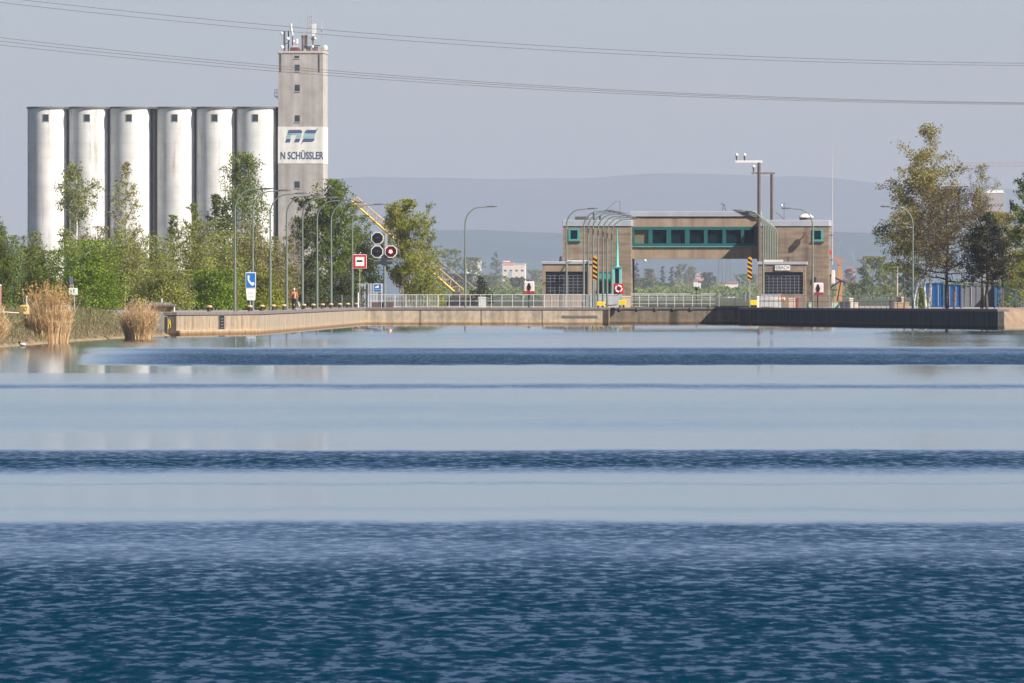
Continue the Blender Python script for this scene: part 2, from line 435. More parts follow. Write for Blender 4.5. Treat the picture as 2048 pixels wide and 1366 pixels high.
ridge('near_hills', [(-1500, 490), (0, 485), (500, 470), (860, 456), (960, 454), (1060, 459), (1125, 462), (1300, 470), (1500, 468), (1660, 461), (1800, 466), (2048, 462), (3500, 470)], 21000, 2200, wood_m, 9)

# ------------------------------------------------------------------ haze
hz, hnt, hb = nodes_of('haze')
hnt.nodes.remove(hb)
pv = N(hnt, 'ShaderNodeVolumePrincipled')
pv.inputs['Color'].default_value = (0.615, 0.672, 0.825, 1)
pv.inputs['Density'].default_value = 0.000043
pv.inputs['Anisotropy'].default_value = 0.0
hnt.links.new(pv.outputs[0], hnt.nodes['Material Output'].inputs['Volume'])
tag(MB().box(-7400, 7400, -500, 48000, -2.2, 520).build('haze', hz), kind='stuff')
# ------------------------------------------------------------------ quay walls
def quay_wall_mat(name, base, seed, joint=5.2, ledge=True, stain=0.5):
    m, nt, b = nodes_of(name); L = nt.links.new
    tc = N(nt, 'ShaderNodeTexCoord'); sp = N(nt, 'ShaderNodeSeparateXYZ'); L(tc.outputs['Object'], sp.inputs[0])
    mp = N(nt, 'ShaderNodeMapping'); mp.inputs['Scale'].default_value = (1.3, 1.3, 0.12); mp.inputs['Location'].default_value = (seed, 0, 0); L(tc.outputs['Object'], mp.inputs[0])
    n1 = N(nt, 'ShaderNodeTexNoise'); n1.inputs['Scale'].default_value = 1.0; n1.inputs['Detail'].default_value = 7; n1.inputs['Roughness'].default_value = 0.7; L(mp.outputs[0], n1.inputs['Vector'])
    n2 = N(nt, 'ShaderNodeTexNoise'); n2.inputs['Scale'].default_value = 1.7; n2.inputs['Detail'].default_value = 8; L(tc.outputs['Object'], n2.inputs['Vector'])
    r1 = ramp(nt, [(0.3, tuple(c*(1-stain) for c in base)), (0.55, base), (0.75, tuple(min(1, c*1.18) for c in base))]); L(n1.outputs['Fac'], r1.inputs[0])
    r2 = ramp(nt, [(0.3, 0.78), (0.6, 1.08)]); L(n2.outputs['Fac'], r2.inputs[0])
    mx = N(nt, 'ShaderNodeMix', data_type='RGBA', blend_type='MULTIPLY'); mx.inputs[0].default_value = 1; L(r1.outputs[0], mx.inputs[6]); L(r2.outputs[0], mx.inputs[7])
    # panel joints
    md = N(nt, 'ShaderNodeMath', operation='PINGPONG'); md.inputs[1].default_value = joint / 2; L(sp.outputs['X'], md.inputs[0])
    jr = ramp(nt, [(0.0, 0.35), (0.018, 0.45), (0.03, 1.0)])
    jd = N(nt, 'ShaderNodeMath', operation='DIVIDE'); jd.inputs[1].default_value = joint / 2; L(md.outputs[0], jd.inputs[0]); L(jd.outputs[0], jr.inputs[0])
    m2 = N(nt, 'ShaderNodeMix', data_type='RGBA', blend_type='MULTIPLY'); m2.inputs[0].default_value = 1; L(mx.outputs[2], m2.inputs[6]); L(jr.outputs[0], m2.inputs[7])
    # wet brown foot above the waterline with an uneven edge
    za = N(nt, 'ShaderNodeMath', operation='MULTIPLY_ADD'); L(n2.outputs['Fac'], za.inputs[0]); za.inputs[1].default_value = -0.16; L(sp.outputs['Z'], za.inputs[2])
    zr = ramp(nt, [(0.0, (0.55, 0.40, 0.26)), (0.09, (0.75, 0.56, 0.38)), (0.14, (1.12, 1.08, 1.0)), (0.22, (1.12, 1.08, 1.02)), (0.3, (1, 1, 1))]); 
    zm = N(nt, 'ShaderNodeMapRange'); zm.inputs[1].default_value = -0.05; zm.inputs[2].default_value = 1.8; L(za.outputs[0], zm.inputs[0]); L(zm.outputs[0], zr.inputs[0])
    m3 = N(nt, 'ShaderNodeMix', data_type='RGBA', blend_type='MULTIPLY'); m3.inputs[0].default_value = 1; L(m2.outputs[2], m3.inputs[6]); L(zr.outputs[0], m3.inputs[7])
    L(m3.outputs[2], b.inputs['Base Color']); b.inputs['Roughness'].default_value = 0.88; b.inputs['Specular IOR Level'].default_value = 0.25
    bp = N(nt, 'ShaderNodeBump'); bp.inputs['Strength'].default_value = 0.5; bp.inputs['Distance'].default_value = 0.06; L(n2.outputs['Fac'], bp.inputs['Height']); L(bp.outputs[0], b.inputs['Normal'])
    return m
cop_m = surf('coping_stone', (0.20, 0.17, 0.165), 0.85, 0.25, 1.5)
def quay_wall(label, p, q, mat, thick=0.6, cop=0.24, ledge=0.0, n_ext=0.0):
    """wall with its face on the line p-q, water side to the right of p->q"""
    p = Vector((p[0], p[1], 0)); q = Vector((q[0], q[1], 0)); d = q - p; L_ = d.length
    t = thing('quay_wall', label, 'wall', (p.x, p.y, 0), math.atan2(d.y, d.x))
    MB().box(0, L_ + n_ext, -thick, 0, -1.0, QZ - cop + 0.03).build('wall_face', mat, t)
    MB().bbox(-0.04, L_ + n_ext + 0.04, -thick - 0.07, 0.5, QZ - cop + 0.03, QZ + 0.035, 0.03).build('coping', cop_m, t)
    if ledge:
        MB().bbox(0, L_, -thick - 0.28, -thick, -0.8, 0.42, 0.05).build('foot_ledge', mat, t)
    return t
tan = (0.43, 0.345, 0.26)
w1 = quay_wall('stained concrete quay wall with a dark ladder niche, next to the reeds', A, B, quay_wall_mat('concrete_niche_wall', (0.40, 0.31, 0.22), 3.0, 7.0), ledge=1)
w2 = quay_wall('long pale concrete quay wall with vertical joints below the row of mooring bollards', B, C, quay_wall_mat('concrete_bollard_wall', tan, 9.0, 12.0))
w3 = quay_wall('broad sunlit concrete quay wall below the grey railing and red signal light', C, D, quay_wall_mat('concrete_front_wall', (0.47, 0.38, 0.285), 15.0, 6.5))
MB().bbox(21.6, 25.4, -0.64, -0.58, 0.72, 0.98, .02).build('scrape_strip', surf('strip_grey', (0.15, 0.13, 0.12), 0.8, .2, 2.0), w3)  # long dark scrape on the wall, drawn as a thin strip
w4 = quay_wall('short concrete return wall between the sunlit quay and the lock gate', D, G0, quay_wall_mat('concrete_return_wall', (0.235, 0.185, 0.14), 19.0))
w5 = quay_wall('dark shaded concrete quay wall running along the right side of the lock entrance', E, F, quay_wall_mat('concrete_shaded_wall', (0.085, 0.085, 0.085), 25.0, 11.0))  # base colour darkened well below the other walls; its shade is put into it
MB().box(7.0, 8.6, -0.66, -0.58, -0.9, QZ - 0.25).build('dark_recess', surf('recess_black', (0.03, 0.03, 0.03), 0.6), w5)  # recess drawn as a near-black plate on the wall face
# ladder niche in the first wall
NU = 18.9
MB().box(NU - 1.1, NU + 1.1, -0.63, -0.55, 0.50, 1.55).build('ladder_niche', surf('niche_dark', (0.015, 0.015, 0.016), 0.8), w1)
nm_ = MB()
nm_.box(NU - 1.35, NU - 1.1, -0.66, -0.55, 0.44, 1.6).box(NU + 1.1, NU + 1.35, -0.66, -0.55, 0.44, 1.6).box(NU - 1.1, NU + 1.1, -0.66, -0.55, 1.55, 1.62)
nm_.build('niche_frame', surf('niche_steel', (0.2, 0.19, 0.18), 0.6), w1)
lm_ = MB()
for k in range(4): lm_.box(NU - .3, NU + .6, -0.66, -0.635, 0.58 + k*0.22, 0.64 + k*0.22)
lm_.build('ladder_rung', surf('rung_steel', (0.20, 0.19, 0.19), 0.5), w1)
# return of the right quay wall towards the gate
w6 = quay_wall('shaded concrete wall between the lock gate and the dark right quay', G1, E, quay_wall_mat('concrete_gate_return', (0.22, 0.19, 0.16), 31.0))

# ------------------------------------------------------------------ grain silo
PHS = math.radians(4.0)
SX, SY = px_x(556, 2200), 2200.0
silo = thing('grain_silo', 'tall white grain silo with six cylinders and a grey lettered tower', 'grain silo', (SX, SY, QZ), -PHS)
def su(px, v):      # local u of a pixel column at local depth v
    k = (px - 1024.0) / FPX; c, s = math.cos(PHS), math.sin(PHS)
    return (k * (SY + v * c) - SX - v * s) / (c + k * s)
def sz(py, u=0.0): return px_z(py, SY - u * math.sin(PHS)) - QZ
def silo_paint():
    m, nt, b = nodes_of('silo_white_paint'); L = nt.links.new
    tc0 = N(nt, 'ShaderNodeTexCoord'); oi = N(nt, 'ShaderNodeObjectInfo')
    om = N(nt, 'ShaderNodeMath', operation='MULTIPLY'); om.inputs[1].default_value = 83.0; L(oi.outputs['Random'], om.inputs[0])
    oc = N(nt, 'ShaderNodeCombineXYZ'); L(om.outputs[0], oc.inputs[0])
    oa = N(nt, 'ShaderNodeVectorMath', operation='ADD'); L(tc0.outputs['Object'], oa.inputs[0]); L(oc.outputs[0], oa.inputs[1])
    class tc: outputs = {'Object': oa.outputs[0]}
    mp = N(nt, 'ShaderNodeMapping'); mp.inputs['Scale'].default_value = (1.1, 1.1, 0.06); L(tc.outputs['Object'], mp.inputs[0])
    n1 = N(nt, 'ShaderNodeTexNoise'); n1.inputs['Scale'].default_value = 1; n1.inputs['Detail'].default_value = 6; n1.inputs['Roughness'].default_value = .7; L(mp.outputs[0], n1.inputs['Vector'])
    r1 = ramp(nt, [(0.35, (0.73, 0.72, 0.71)), (0.55, (0.71, 0.70, 0.69)), (0.64, (0.58, 0.54, 0.50)), (0.76, (0.40, 0.32, 0.25))]); L(n1.outputs['Fac'], r1.inputs[0])
    n2 = N(nt, 'ShaderNodeTexNoise'); n2.inputs['Scale'].default_value = 0.35; n2.inputs['Detail'].default_value = 8; L(tc.outputs['Object'], n2.inputs['Vector'])
    r2 = ramp(nt, [(0.35, 0.86), (0.6, 1.03)]); L(n2.outputs['Fac'], r2.inputs[0])
    # lift rings of the slip-formed shaft
    sp = N(nt, 'ShaderNodeSeparateXYZ'); L(tc.outputs['Object'], sp.inputs[0])
    pp = N(nt, 'ShaderNodeMath', operation='PINGPONG'); pp.inputs[1].default_value = 1.4; L(sp.outputs['Z'], pp.inputs[0])
    r3 = ramp(nt, [(0.0, 0.90), (0.05, 0.93), (0.12, 1.0)]); L(pp.outputs[0], r3.inputs[0])
    mx = N(nt, 'ShaderNodeMix', data_type='RGBA', blend_type='MULTIPLY'); mx.inputs[0].default_value = 1; L(r1.outputs[0], mx.inputs[6]); L(r2.outputs[0], mx.inputs[7])
    m2 = N(nt, 'ShaderNodeMix', data_type='RGBA', blend_type='MULTIPLY'); m2.inputs[0].default_value = 1; L(mx.outputs[2], m2.inputs[6]); L(r3.outputs[0], m2.inputs[7])
    L(m2.outputs[2], b.inputs['Base Color']); b.inputs['Roughness'].default_value = 0.8; b.inputs['Specular IOR Level'].default_value = 0.2
    return m
silo_m = silo_paint()
slab_m = surf('silo_slab', (0.15, 0.15, 0.17), 0.8, 0.15, 0.4)
pane_m = surf('dark_pane', (0.03, 0.045, 0.055), 0.15, 0.3, 1.0, spec=0.6)
tower_m = surf('tower_concrete', (0.475, 0.438, 0.422), 0.85, 0.16, 0.35, streak=0.32, spec=0.2)
white_m = surf('white_band', (0.78, 0.76, 0.73), 0.75, 0.08, 0.5, streak=0.22)
frame_grey = surf('frame_grey', (0.35, 0.34, 0.33), 0.7)
R = 3.86; TOPZ = sz(217.5)
cells = [(95, 40.5), (177, 40), (261, 42), (352, 38.5), (432, 40), (513, 41)]
for cpx, hw in cells:
    r_ = hw / FPX * SY * 0.985
    u = su(cpx, 0)
    cz = sz(217.5, u)
    nseg = 56
    c = MB().lathe([(r_, 0), (r_, cz)], (0, 0, 0), nseg).build('silo_cylinder', silo_m, silo, (u, 0, 0))
    MB().lathe([(r_ + 0.2, cz), (r_ + 0.2, cz + 0.36)], (0, 0, 0), nseg).build('rim', slab_m, c)
    wu = r_ * 0.03; wv = -math.sqrt(r_*r_ - wu*wu)
    zt, zb = sz(229.5, u), sz(243, u)
    w = MB().box(wu - 0.60, wu + 0.60, wv - 0.03, wv + 0.3, zb - 0.12, zt + 0.06).build('window', frame_grey, c)
    MB().box(wu - 0.52, wu + 0.52, wv - 0.05, wv - 0.01, zb, zt).build('pane', pane_m, c)
ul, ur = su(55, 0), su(557, 0)
MB().box(ul + 0.3, ur, -R * 0.55, R * 0.55, TOPZ - 0.02, TOPZ + 0.33).build('roof_slab', slab_m, silo, (0, 0, 0))
MB().box(ul + 3, ur + 1, 0.4, 2.2, 0, TOPZ - 0.03).build('filler_wall', surf('filler_grey', (0.26, 0.27, 0.30), 0.85), silo)
pp_ = MB(); u34 = su(308.5, -1.0)
pp_.tube([(u34, -0.9, 0), (u34, -0.9, TOPZ - 0.1)], 0.26, 8)
pp_.build('downpipe', slab_m, silo)
# tower
TV = -2.4
tu0, tu1 = su(556.5, TV), su(646, TV)
tz = sz(107)
tw = MB().box(tu0, tu1, TV, TV + 10.5, 0, tz).build('tower', tower_m, silo)
MB().bbox(tu0 - 0.12, tu1 + 0.12, TV - 0.12, TV + 10.62, tz, tz + 0.42, 0.05).build('parapet', surf('parapet_stone', (0.50, 0.42, 0.37), 0.8), tw)
zb0, zb1 = sz(327.5), sz(254)
bd = MB().box(tu0 - 0.05, tu1 + 0.05, TV - 0.05, TV + 10.55, zb0, zb1).build('painted_band', white_m, silo)
for y0, y1, x0, x1 in ((112, 117, 589.5, 598.5), (130, 142.5, 590, 599.5), (170, 183, 590, 599.5), (231, 244, 590, 599.5), (363, 376, 589.5, 599.5)):
    a, b_ = su(x0, TV), su(x1, TV)
    w = MB().box(a - 0.1, b_ + 0.1, TV - 0.09, TV + 0.2, sz(y1) - 0.18, sz(y1)).build('window', frame_grey, tw)
    MB().box(a, b_, TV - 0.05, TV + 0.1, sz(y1), sz(y0)).build('pane', pane_m, tw)
for x0, y1 in ((562, 143), (639, 144)):
    a = su(x0, TV); MB().box(a - 0.09, a + 0.09, TV - 0.14, TV - 0.002, sz(y1), tz).build('drain_pipe', slab_m, tw)
bal = MB(); b0 = su(548, TV)
bal.box(b0, tu0, TV + 1, TV + 3, sz(194), sz(193))
for uu in (b0 + .05, b0 + .5): bal.tube([(uu, TV + 1, sz(193)), (uu, TV + 1, sz(180))], 0.05, 6)
bal.tube([(b0, TV + 1, sz(180)), (tu0, TV + 1, sz(179))], 0.05, 6)
bal.tube([(b0, TV + 1, sz(186)), (tu0, TV + 1, sz(186))], 0.04, 6)
bal.tube([(b0 + .3, TV + 1, sz(194)), (tu0, TV + 1, sz(199))], 0.06, 6)
bal.build('balcony', slab_m, tw)
# emblem and lettering on the painted band
ink = surf('ink_blue', (0.07, 0.10, 0.20), 0.7, 0.15, 0.8)
teal_ink = surf('ink_pale_teal', (0.30, 0.50, 0.54), 0.7, 0.08, 0.8)
def emblem(rows, mat, name):
    mb = MB()
    for poly in rows:
        pts = [(su(x, TV - 0.05), sz(y)) for x, y in poly]
        # make counter-clockwise seen from the front
        ar = sum(p[0]*q[1] - q[0]*p[1] for p, q in zip(pts, pts[1:] + pts[:1]))
        if ar < 0: pts.reverse()
        mb.prism(pts, TV - 0.085, TV - 0.045)
    return mb.build(name, mat, bd)
# zoom scale 8.035 px, origin (530, 230)
def zp(*pts): return [(530 + x / 8.035, 230 + y / 8.035) for x, y in pts]
emblem([zp((380, 243), (560, 240), (586, 250), (597, 270), (590, 297), (362, 297)), zp((345, 382), (415, 382), (400, 442), (325, 442)), zp((492, 382), (570, 382), (560, 415), (545, 440), (465, 440)),
        zp((672, 243), (822, 243), (850, 210), (835, 255), (808, 300), (632, 297), (645, 265)), zp((620, 380), (800, 380), (790, 410), (765, 432), (608, 436), (583, 480), (592, 440))], ink, 'emblem')
emblem([zp((362, 306), (430, 306), (415, 368), (340, 368)), zp((362, 306), (590, 306), (588, 322), (356, 322)), zp((512, 322), (588, 322), (578, 368), (496, 368)), zp((630, 306), (808, 306), (800, 368), (614, 368))], teal_ink, 'emblem_stripe')
tcx = (tu0 + su(650, TV)) / 2
uL, uR = su(559.5, TV), su(648, TV)
tx = text_obj('lettering', 'N SCHÜSSLER', 2.25, ink, bd, ((uL + uR) / 2, TV - 0.075, (sz(304.5) + sz(319.5)) / 2), depth=0.02, bold=0.035)
w_ = max(v.co.x for v in tx.data.vertices) - min(v.co.x for v in tx.data.vertices)
tx.scale = ((uR - uL - 0.25) / w_, 1, 1)
_zs = [v.co.y for v in tx.data.vertices]; _cap = 2.25 * 0.73
tx.scale[1] = (sz(304.5) - sz(319.5)) / _cap
SILO_TOP = tz + 0.42
# ------------------------------------------------------------------ vegetation
def quads_mesh(name, V, mat, parent=None, loc=None):
    """V: (n, 4, 3) array of quads"""
    n = len(V)
    me = bpy.data.meshes.new(name)
    me.vertices.add(n * 4); me.vertices.foreach_set('co', np.ascontiguousarray(V, dtype=np.float32).ravel())
    me.loops.add(n * 4); me.loops.foreach_set('vertex_index', np.arange(n * 4, dtype=np.int32))
    me.polygons.add(n); me.polygons.foreach_set('loop_start', np.arange(0, n * 4, 4, dtype=np.int32))
    me.update(calc_edges=True); me.materials.append(mat)
    o = link(bpy.data.objects.new(name, me))
    if parent is not None: o.parent = parent
    if loc is not None: o.location = loc
    return o
def unit(a): return a / np.maximum(1e-9, np.linalg.norm(a, axis=-1, keepdims=True))
def leaves(P, size, rs, slim=0.6):
    n = len(P)
    a = unit(rs.normal(size=(n, 3))); b = unit(np.cross(a, rs.normal(size=(n, 3))))
    s = size * rs.uniform(0.6, 1.35, (n, 1))
    a = a * s * 0.5; b = b * s * 0.5 * slim
    return np.stack([P + a, P + b, P - a, P - b], 1)
PROF = {
    'round': lambda t: math.sqrt(max(0.0, 1 - (2*t - 0.9)**2 / 1.22)),
    'egg': lambda t: math.sqrt(max(0.0, 1 - (2*t - 0.72)**2 / 1.7)) * (1 if t < .45 else 1 - 0.25*(t-.45)),
    'tall': lambda t: max(0.12, math.sin(math.pi * min(1, (t + 0.12) / 1.18)) ** 0.75),
    'cone': lambda t: max(0.05, 1.0 - 0.93*t),
    'bush': lambda t: math.sqrt(max(0.02, 1 - max(0.0, t - 0.25)**2 / 0.60)),
    'crown': lambda t: float(np.interp(t, [0, .12, .35, .6, .8, 1], [.62, .92, 1.0, .78, .48, .10])),
    'open': lambda t: 0.45 + 0.55*math.sin(math.pi*t),
}
bark_m = surf('bark_grey_brown', (0.10, 0.075, 0.055), 0.9, 0.35, 3.0)
birch_m = surf('bark_birch', (0.55, 0.52, 0.48), 0.8, 0.3, 2.5, stretch=(1, 1, 3), dark=(0.08, 0.07, 0.06))
pale_bark = surf('bark_pale', (0.34, 0.30, 0.25), 0.85, 0.3, 2.0)
LM = {
    'birch': leafmat('leaf_birch', [(0.135, 0.169, 0.032), (0.199, 0.233, 0.048), (0.270, 0.288, 0.071)]),
    'birch_pale': leafmat('leaf_birch_pale', [(0.207, 0.208, 0.052), (0.287, 0.280, 0.075), (0.373, 0.345, 0.103)]),
    'bright': leafmat('leaf_bright', [(0.115, 0.188, 0.014), (0.186, 0.277, 0.021), (0.267, 0.359, 0.032)]),
    'willow': leafmat('leaf_willow', [(0.199, 0.226, 0.048), (0.270, 0.295, 0.067), (0.342, 0.356, 0.094)]),
    'willow_brown': leafmat('leaf_willow_brown', [(0.199, 0.180, 0.057), (0.268, 0.250, 0.081), (0.329, 0.313, 0.106)]),
    'yellowgreen': leafmat('leaf_yellowgreen', [(0.175, 0.207, 0.025), (0.263, 0.282, 0.036), (0.342, 0.340, 0.051)]),
    'green': leafmat('leaf_green', [(0.098, 0.144, 0.021), (0.151, 0.204, 0.030), (0.213, 0.264, 0.048)]),
    'grey': leafmat('leaf_greyish', [(0.160, 0.150, 0.100), (0.240, 0.220, 0.170), (0.300, 0.290, 0.230)]),
    'olive': leafmat('leaf_olive', [(0.183, 0.156, 0.034), (0.263, 0.228, 0.052), (0.334, 0.282, 0.069)]),
    'brown': leafmat('leaf_brown_twigs', [(0.085, 0.065, 0.038), (0.124, 0.094, 0.054), (0.169, 0.130, 0.070)]),
    'conifer': leafmat('leaf_conifer', [(0.014, 0.024, 0.014), (0.022, 0.036, 0.018), (0.036, 0.050, 0.023)], 0.05),
    'dark': leafmat('leaf_dark', [(0.038, 0.055, 0.015), (0.061, 0.081, 0.022), (0.088, 0.107, 0.031)], 0.1),
}
def grow(name, label, cat, px, d, top, wpx, prof='egg', leaf='green', n=4500, size=0.26, base=0.15, limbs=26, stems=1, seed=1,
         up=0.55, droop=0.0, clump=0.45, bark=None, trunk_r=None, group=None, twig=0.34, z0=QZ, lean=0.0, x_off=0.0, bare=0.0, gap=0.0, spread=0.35):
    rs = np.random.RandomState(seed); rnd = random.Random(seed)
    H = px_z(top, d) - z0; W = wpx / FPX * d
    X = px_x(px, d)
    t_ = thing(name, label, cat, (X, d, z0), 0, group)
    wood = MB(); P = []; Wt = []
    if d < 1400: n = int(n*2.1); size *= 0.84
    H *= 0.985
    tr = trunk_r or max(0.05, H * 0.014)
    pf = PROF[prof]
    for s_ in range(stems):
        ang = 2*math.pi*(s_ + rnd.random()*.6)/max(1, stems)
        sp = 0 if stems == 1 else (spread if prof != 'bush' else max(spread, .55))
        bx, by = (math.cos(ang)*0.12*W*sp, math.sin(ang)*0.12*W*sp) if stems > 1 else (0, 0)
        hs = H * (1 if s_ == 0 else rnd.uniform(0.72, 0.98))
        ex, ey = math.cos(ang)*W*0.5*sp + lean*H, math.sin(ang)*W*0.5*sp
        if stems > 1 and s_ == 0: ex, ey = lean*H, 0
        path = []
        for i in range(8):
            q = i / 7
            path.append(Vector((bx + (ex - bx)*q**1.3 + rnd.uniform(-1, 1)*0.012*H*(q > 0), by + (ey - by)*q**1.3 + rnd.uniform(-1, 1)*0.012*H*(q > 0), hs*q - (0.15 if i == 0 else 0))))
        r0 = tr if stems == 1 else tr * 0.65
        wood.tube(path, [max(0.012, r0*(1 - 0.93*i/7)**1.1) for i in range(8)], 7)
        def on(q):
            f = q*7; i = min(6, int(f)); return path[i].lerp(path[i+1], f - i)
        nl = max(5, limbs // stems)
        for l in range(nl):
            t = (l + rnd.random()) / nl
            if rnd.random() < gap: continue
            q = base + (1 - base)*t*0.985
            o = on(q)
            az = l*2.39996 + rnd.uniform(-.5, .5)
            ln = W*0.60*pf(t)*rnd.uniform(0.72, 1.12)
            if stems > 1: ln *= 0.85
            ln = max(ln, 0.12*W)
            e = up*(0.6 + 0.9*t) + rnd.uniform(-.2, .2)
            dv = Vector((math.cos(az)*math.cos(e), math.sin(az)*math.cos(e), math.sin(e)))
            pts = [o + dv*ln*k/4 + Vector((0, 0, (0.10*ln*(k/4)**2 - droop*ln*(k/4)**2))) + Vector((rnd.uniform(-1, 1), rnd.uniform(-1, 1), rnd.uniform(-1, 1)))*0.035*ln*(k > 0) for k in range(5)]
            for k, p in enumerate(pts):
                if p.z > H: p.z = H - rnd.random()*0.04*H
                if p.z < 0.1: p.z = 0.1 + rnd.random()*.2
            rl = max(0.012, r0*(1 - q)*0.5 + 0.014)
            wood.tube(pts, [rl*(1 - 0.85*k/4) for k in range(5)], 5, caps=False)
            for k in range(7):
                u = 0.25 + 0.75*(k + rnd.random())/7
                f = u*4; i = min(3, int(f)); o2 = pts[i].lerp(pts[i+1], f - i)
                dv2 = (dv*0.5 + Vector((rnd.gauss(0, 1), rnd.gauss(0, 1), rnd.gauss(0.25, .8) - droop*1.2))).normalized()
                l2 = ln*twig*rnd.uniform(.5, 1.2) + 0.15
                p2 = o2 + dv2*l2
                if p2.z > H: p2.z = H
                if p2.z < 0.1: p2.z = 0.1
                wood.tube([o2, p2], [rl*0.35 + 0.006, 0.006], 4, caps=False)
                if rnd.random() < bare: continue
                m = max(2, int(6*l2/0.6))
                for j in range(m):
                    P.append(o2.lerp(p2, (j + 1)/m)); Wt.append(0.5 + rnd.random()*1.2)
    P = np.array([tuple(p) for p in P]); Wt = np.array(Wt)
    idx = rs.choice(len(P), n, p=Wt/Wt.sum())
    C = P[idx] + rs.normal(size=(n, 3))*clump*np.array([1, 1, 0.8])*np.clip(W/6, 0.25, 1.1)*0.46
    if droop > 0: C[:, 2] -= rs.exponential(0.30*droop*2, n)
    C[:, 2] = np.clip(C[:, 2], 0.05, H*1.01)
    if prof == 'bush':          # leafy shell down to the ground with lumps
        m = int(n*0.62); th = rs.uniform(0, 2*math.pi, m); el = np.arcsin(rs.uniform(0.0, 1, m))
        lump = 0.97 + 0.20*np.sin(3*th + seed) * np.cos(5*el + seed*2) + 0.14*np.sin(7*th - seed)*np.sin(6*el + seed)
        r_ = rs.uniform(0.25, 1, m)**0.45*lump
        C[:m, 0] = np.cos(th)*np.cos(el)**.8*r_*W*.5; C[:m, 1] = np.sin(th)*np.cos(el)**.8*r_*W*.5; C[:m, 2] = np.sin(el)*r_*H*0.84 + rs.uniform(0, .25, m)
        C[:m] += rs.normal(0, .12, (m, 3)); C[:, 2] = np.clip(C[:, 2], 0.05, H*1.01)
    # keep the crown inside its measured width
    lim = W*0.53
    rad = np.hypot(C[:, 0] - lean*H*np.clip(C[:, 2]/H, 0, 1), C[:, 1]); over = rad > lim
    k_ = np.where(over, lim/np.maximum(rad, 1e-6)*rs.uniform(.8, 1.03, n), 1.0)
    C[:, 0] *= k_; C[:, 1] *= k_
    wood.build('trunk', bark or bark_m, t_)
    quads_mesh('crown', leaves(C, size, rs), LM[leaf], t_)
    return t_
GL = 'bushes and trees along the left bank'
grow('birch_tree', 'loose birch with white trunk and hanging branches before the left silo cylinders', 'tree', 152, 1090, 322, 122, 'tall', 'birch', 3300, 0.24, .16, 40, 1, 11, up=.7, droop=.35, clump=.42, bark=birch_m, group=GL, gap=.18)
grow('birch_tree', 'slender pale yellow-green birch before the third silo cylinder', 'tree', 251, 1095, 320, 76, 'tall', 'birch_pale', 2200, 0.21, .15, 36, 1, 12, up=.8, droop=.3, clump=.34, bark=birch_m, group=GL, gap=.08)
grow('birch_tree', 'dense dark green birch before the sixth silo cylinder left of the grey tower', 'tree', 488, 1120, 302, 130, 'tall', 'green', 5600, 0.25, .1, 50, 1, 13, up=.75, droop=.3, clump=.5, bark=birch_m, group=GL)
grow('leafy_tree', 'dark leafy tree leaning left beside the dense green birch', 'tree', 452, 1125, 385, 66, 'egg', 'dark', 2400, 0.26, .2, 26, 1, 14, up=.6, droop=.25, clump=.42, lean=-.08, group=GL)
grow('leafy_tree', 'large dense green tree just right of the grey silo tower foot', 'tree', 668, 1265, 357, 128, 'egg', 'green', 9000, 0.29, .06, 54, 3, 15, up=.75, clump=.55, group=GL)
grow('leafy_tree', 'dark green tree with silvery gaps behind the fifth and sixth street lamps', 'tree', 606, 1250, 392, 84, 'egg', 'dark', 3600, 0.29, .1, 34, 2, 16, up=.6, clump=.45, group=GL, gap=.1)
grow('leafy_tree', 'fresh green tree behind the red and white square sign', 'tree', 722, 1275, 430, 92, 'bush', 'green', 5600, 0.27, .05, 34, 3, 17, up=.7, clump=.5, group=GL)
grow('leafy_tree', 'yellow-green many-stemmed tree right of the signal lights, in front of the crane boom', 'tree', 812, 1270, 398, 124, 'tall', 'yellowgreen', 8200, 0.26, .05, 46, 5, 18, up=.95, clump=.42, bark=pale_bark, group=GL, gap=.12, spread=.6)
grow('leafy_tree', 'thin grey-green sparse tree at the right end of the left tree group', 'tree', 858, 1280, 400, 58, 'tall', 'birch', 1500, 0.2, .1, 34, 3, 19, up=.9, clump=.4, bark=pale_bark, group=GL, gap=.1, spread=.6)
grow('leafy_bush', 'low yellow-green bush under the sparse tree behind the railing', 'bush', 850, 1262, 500, 84, 'bush', 'yellowgreen', 2600, 0.25, .03, 28, 4, 20, group=GL)
grow('leafy_bush', 'saturated bright green bush behind the white panel sign', 'bush', 176, 985, 480, 150, 'bush', 'bright', 7000, 0.22, .03, 44, 5, 21, up=.6, clump=.5, group=GL)
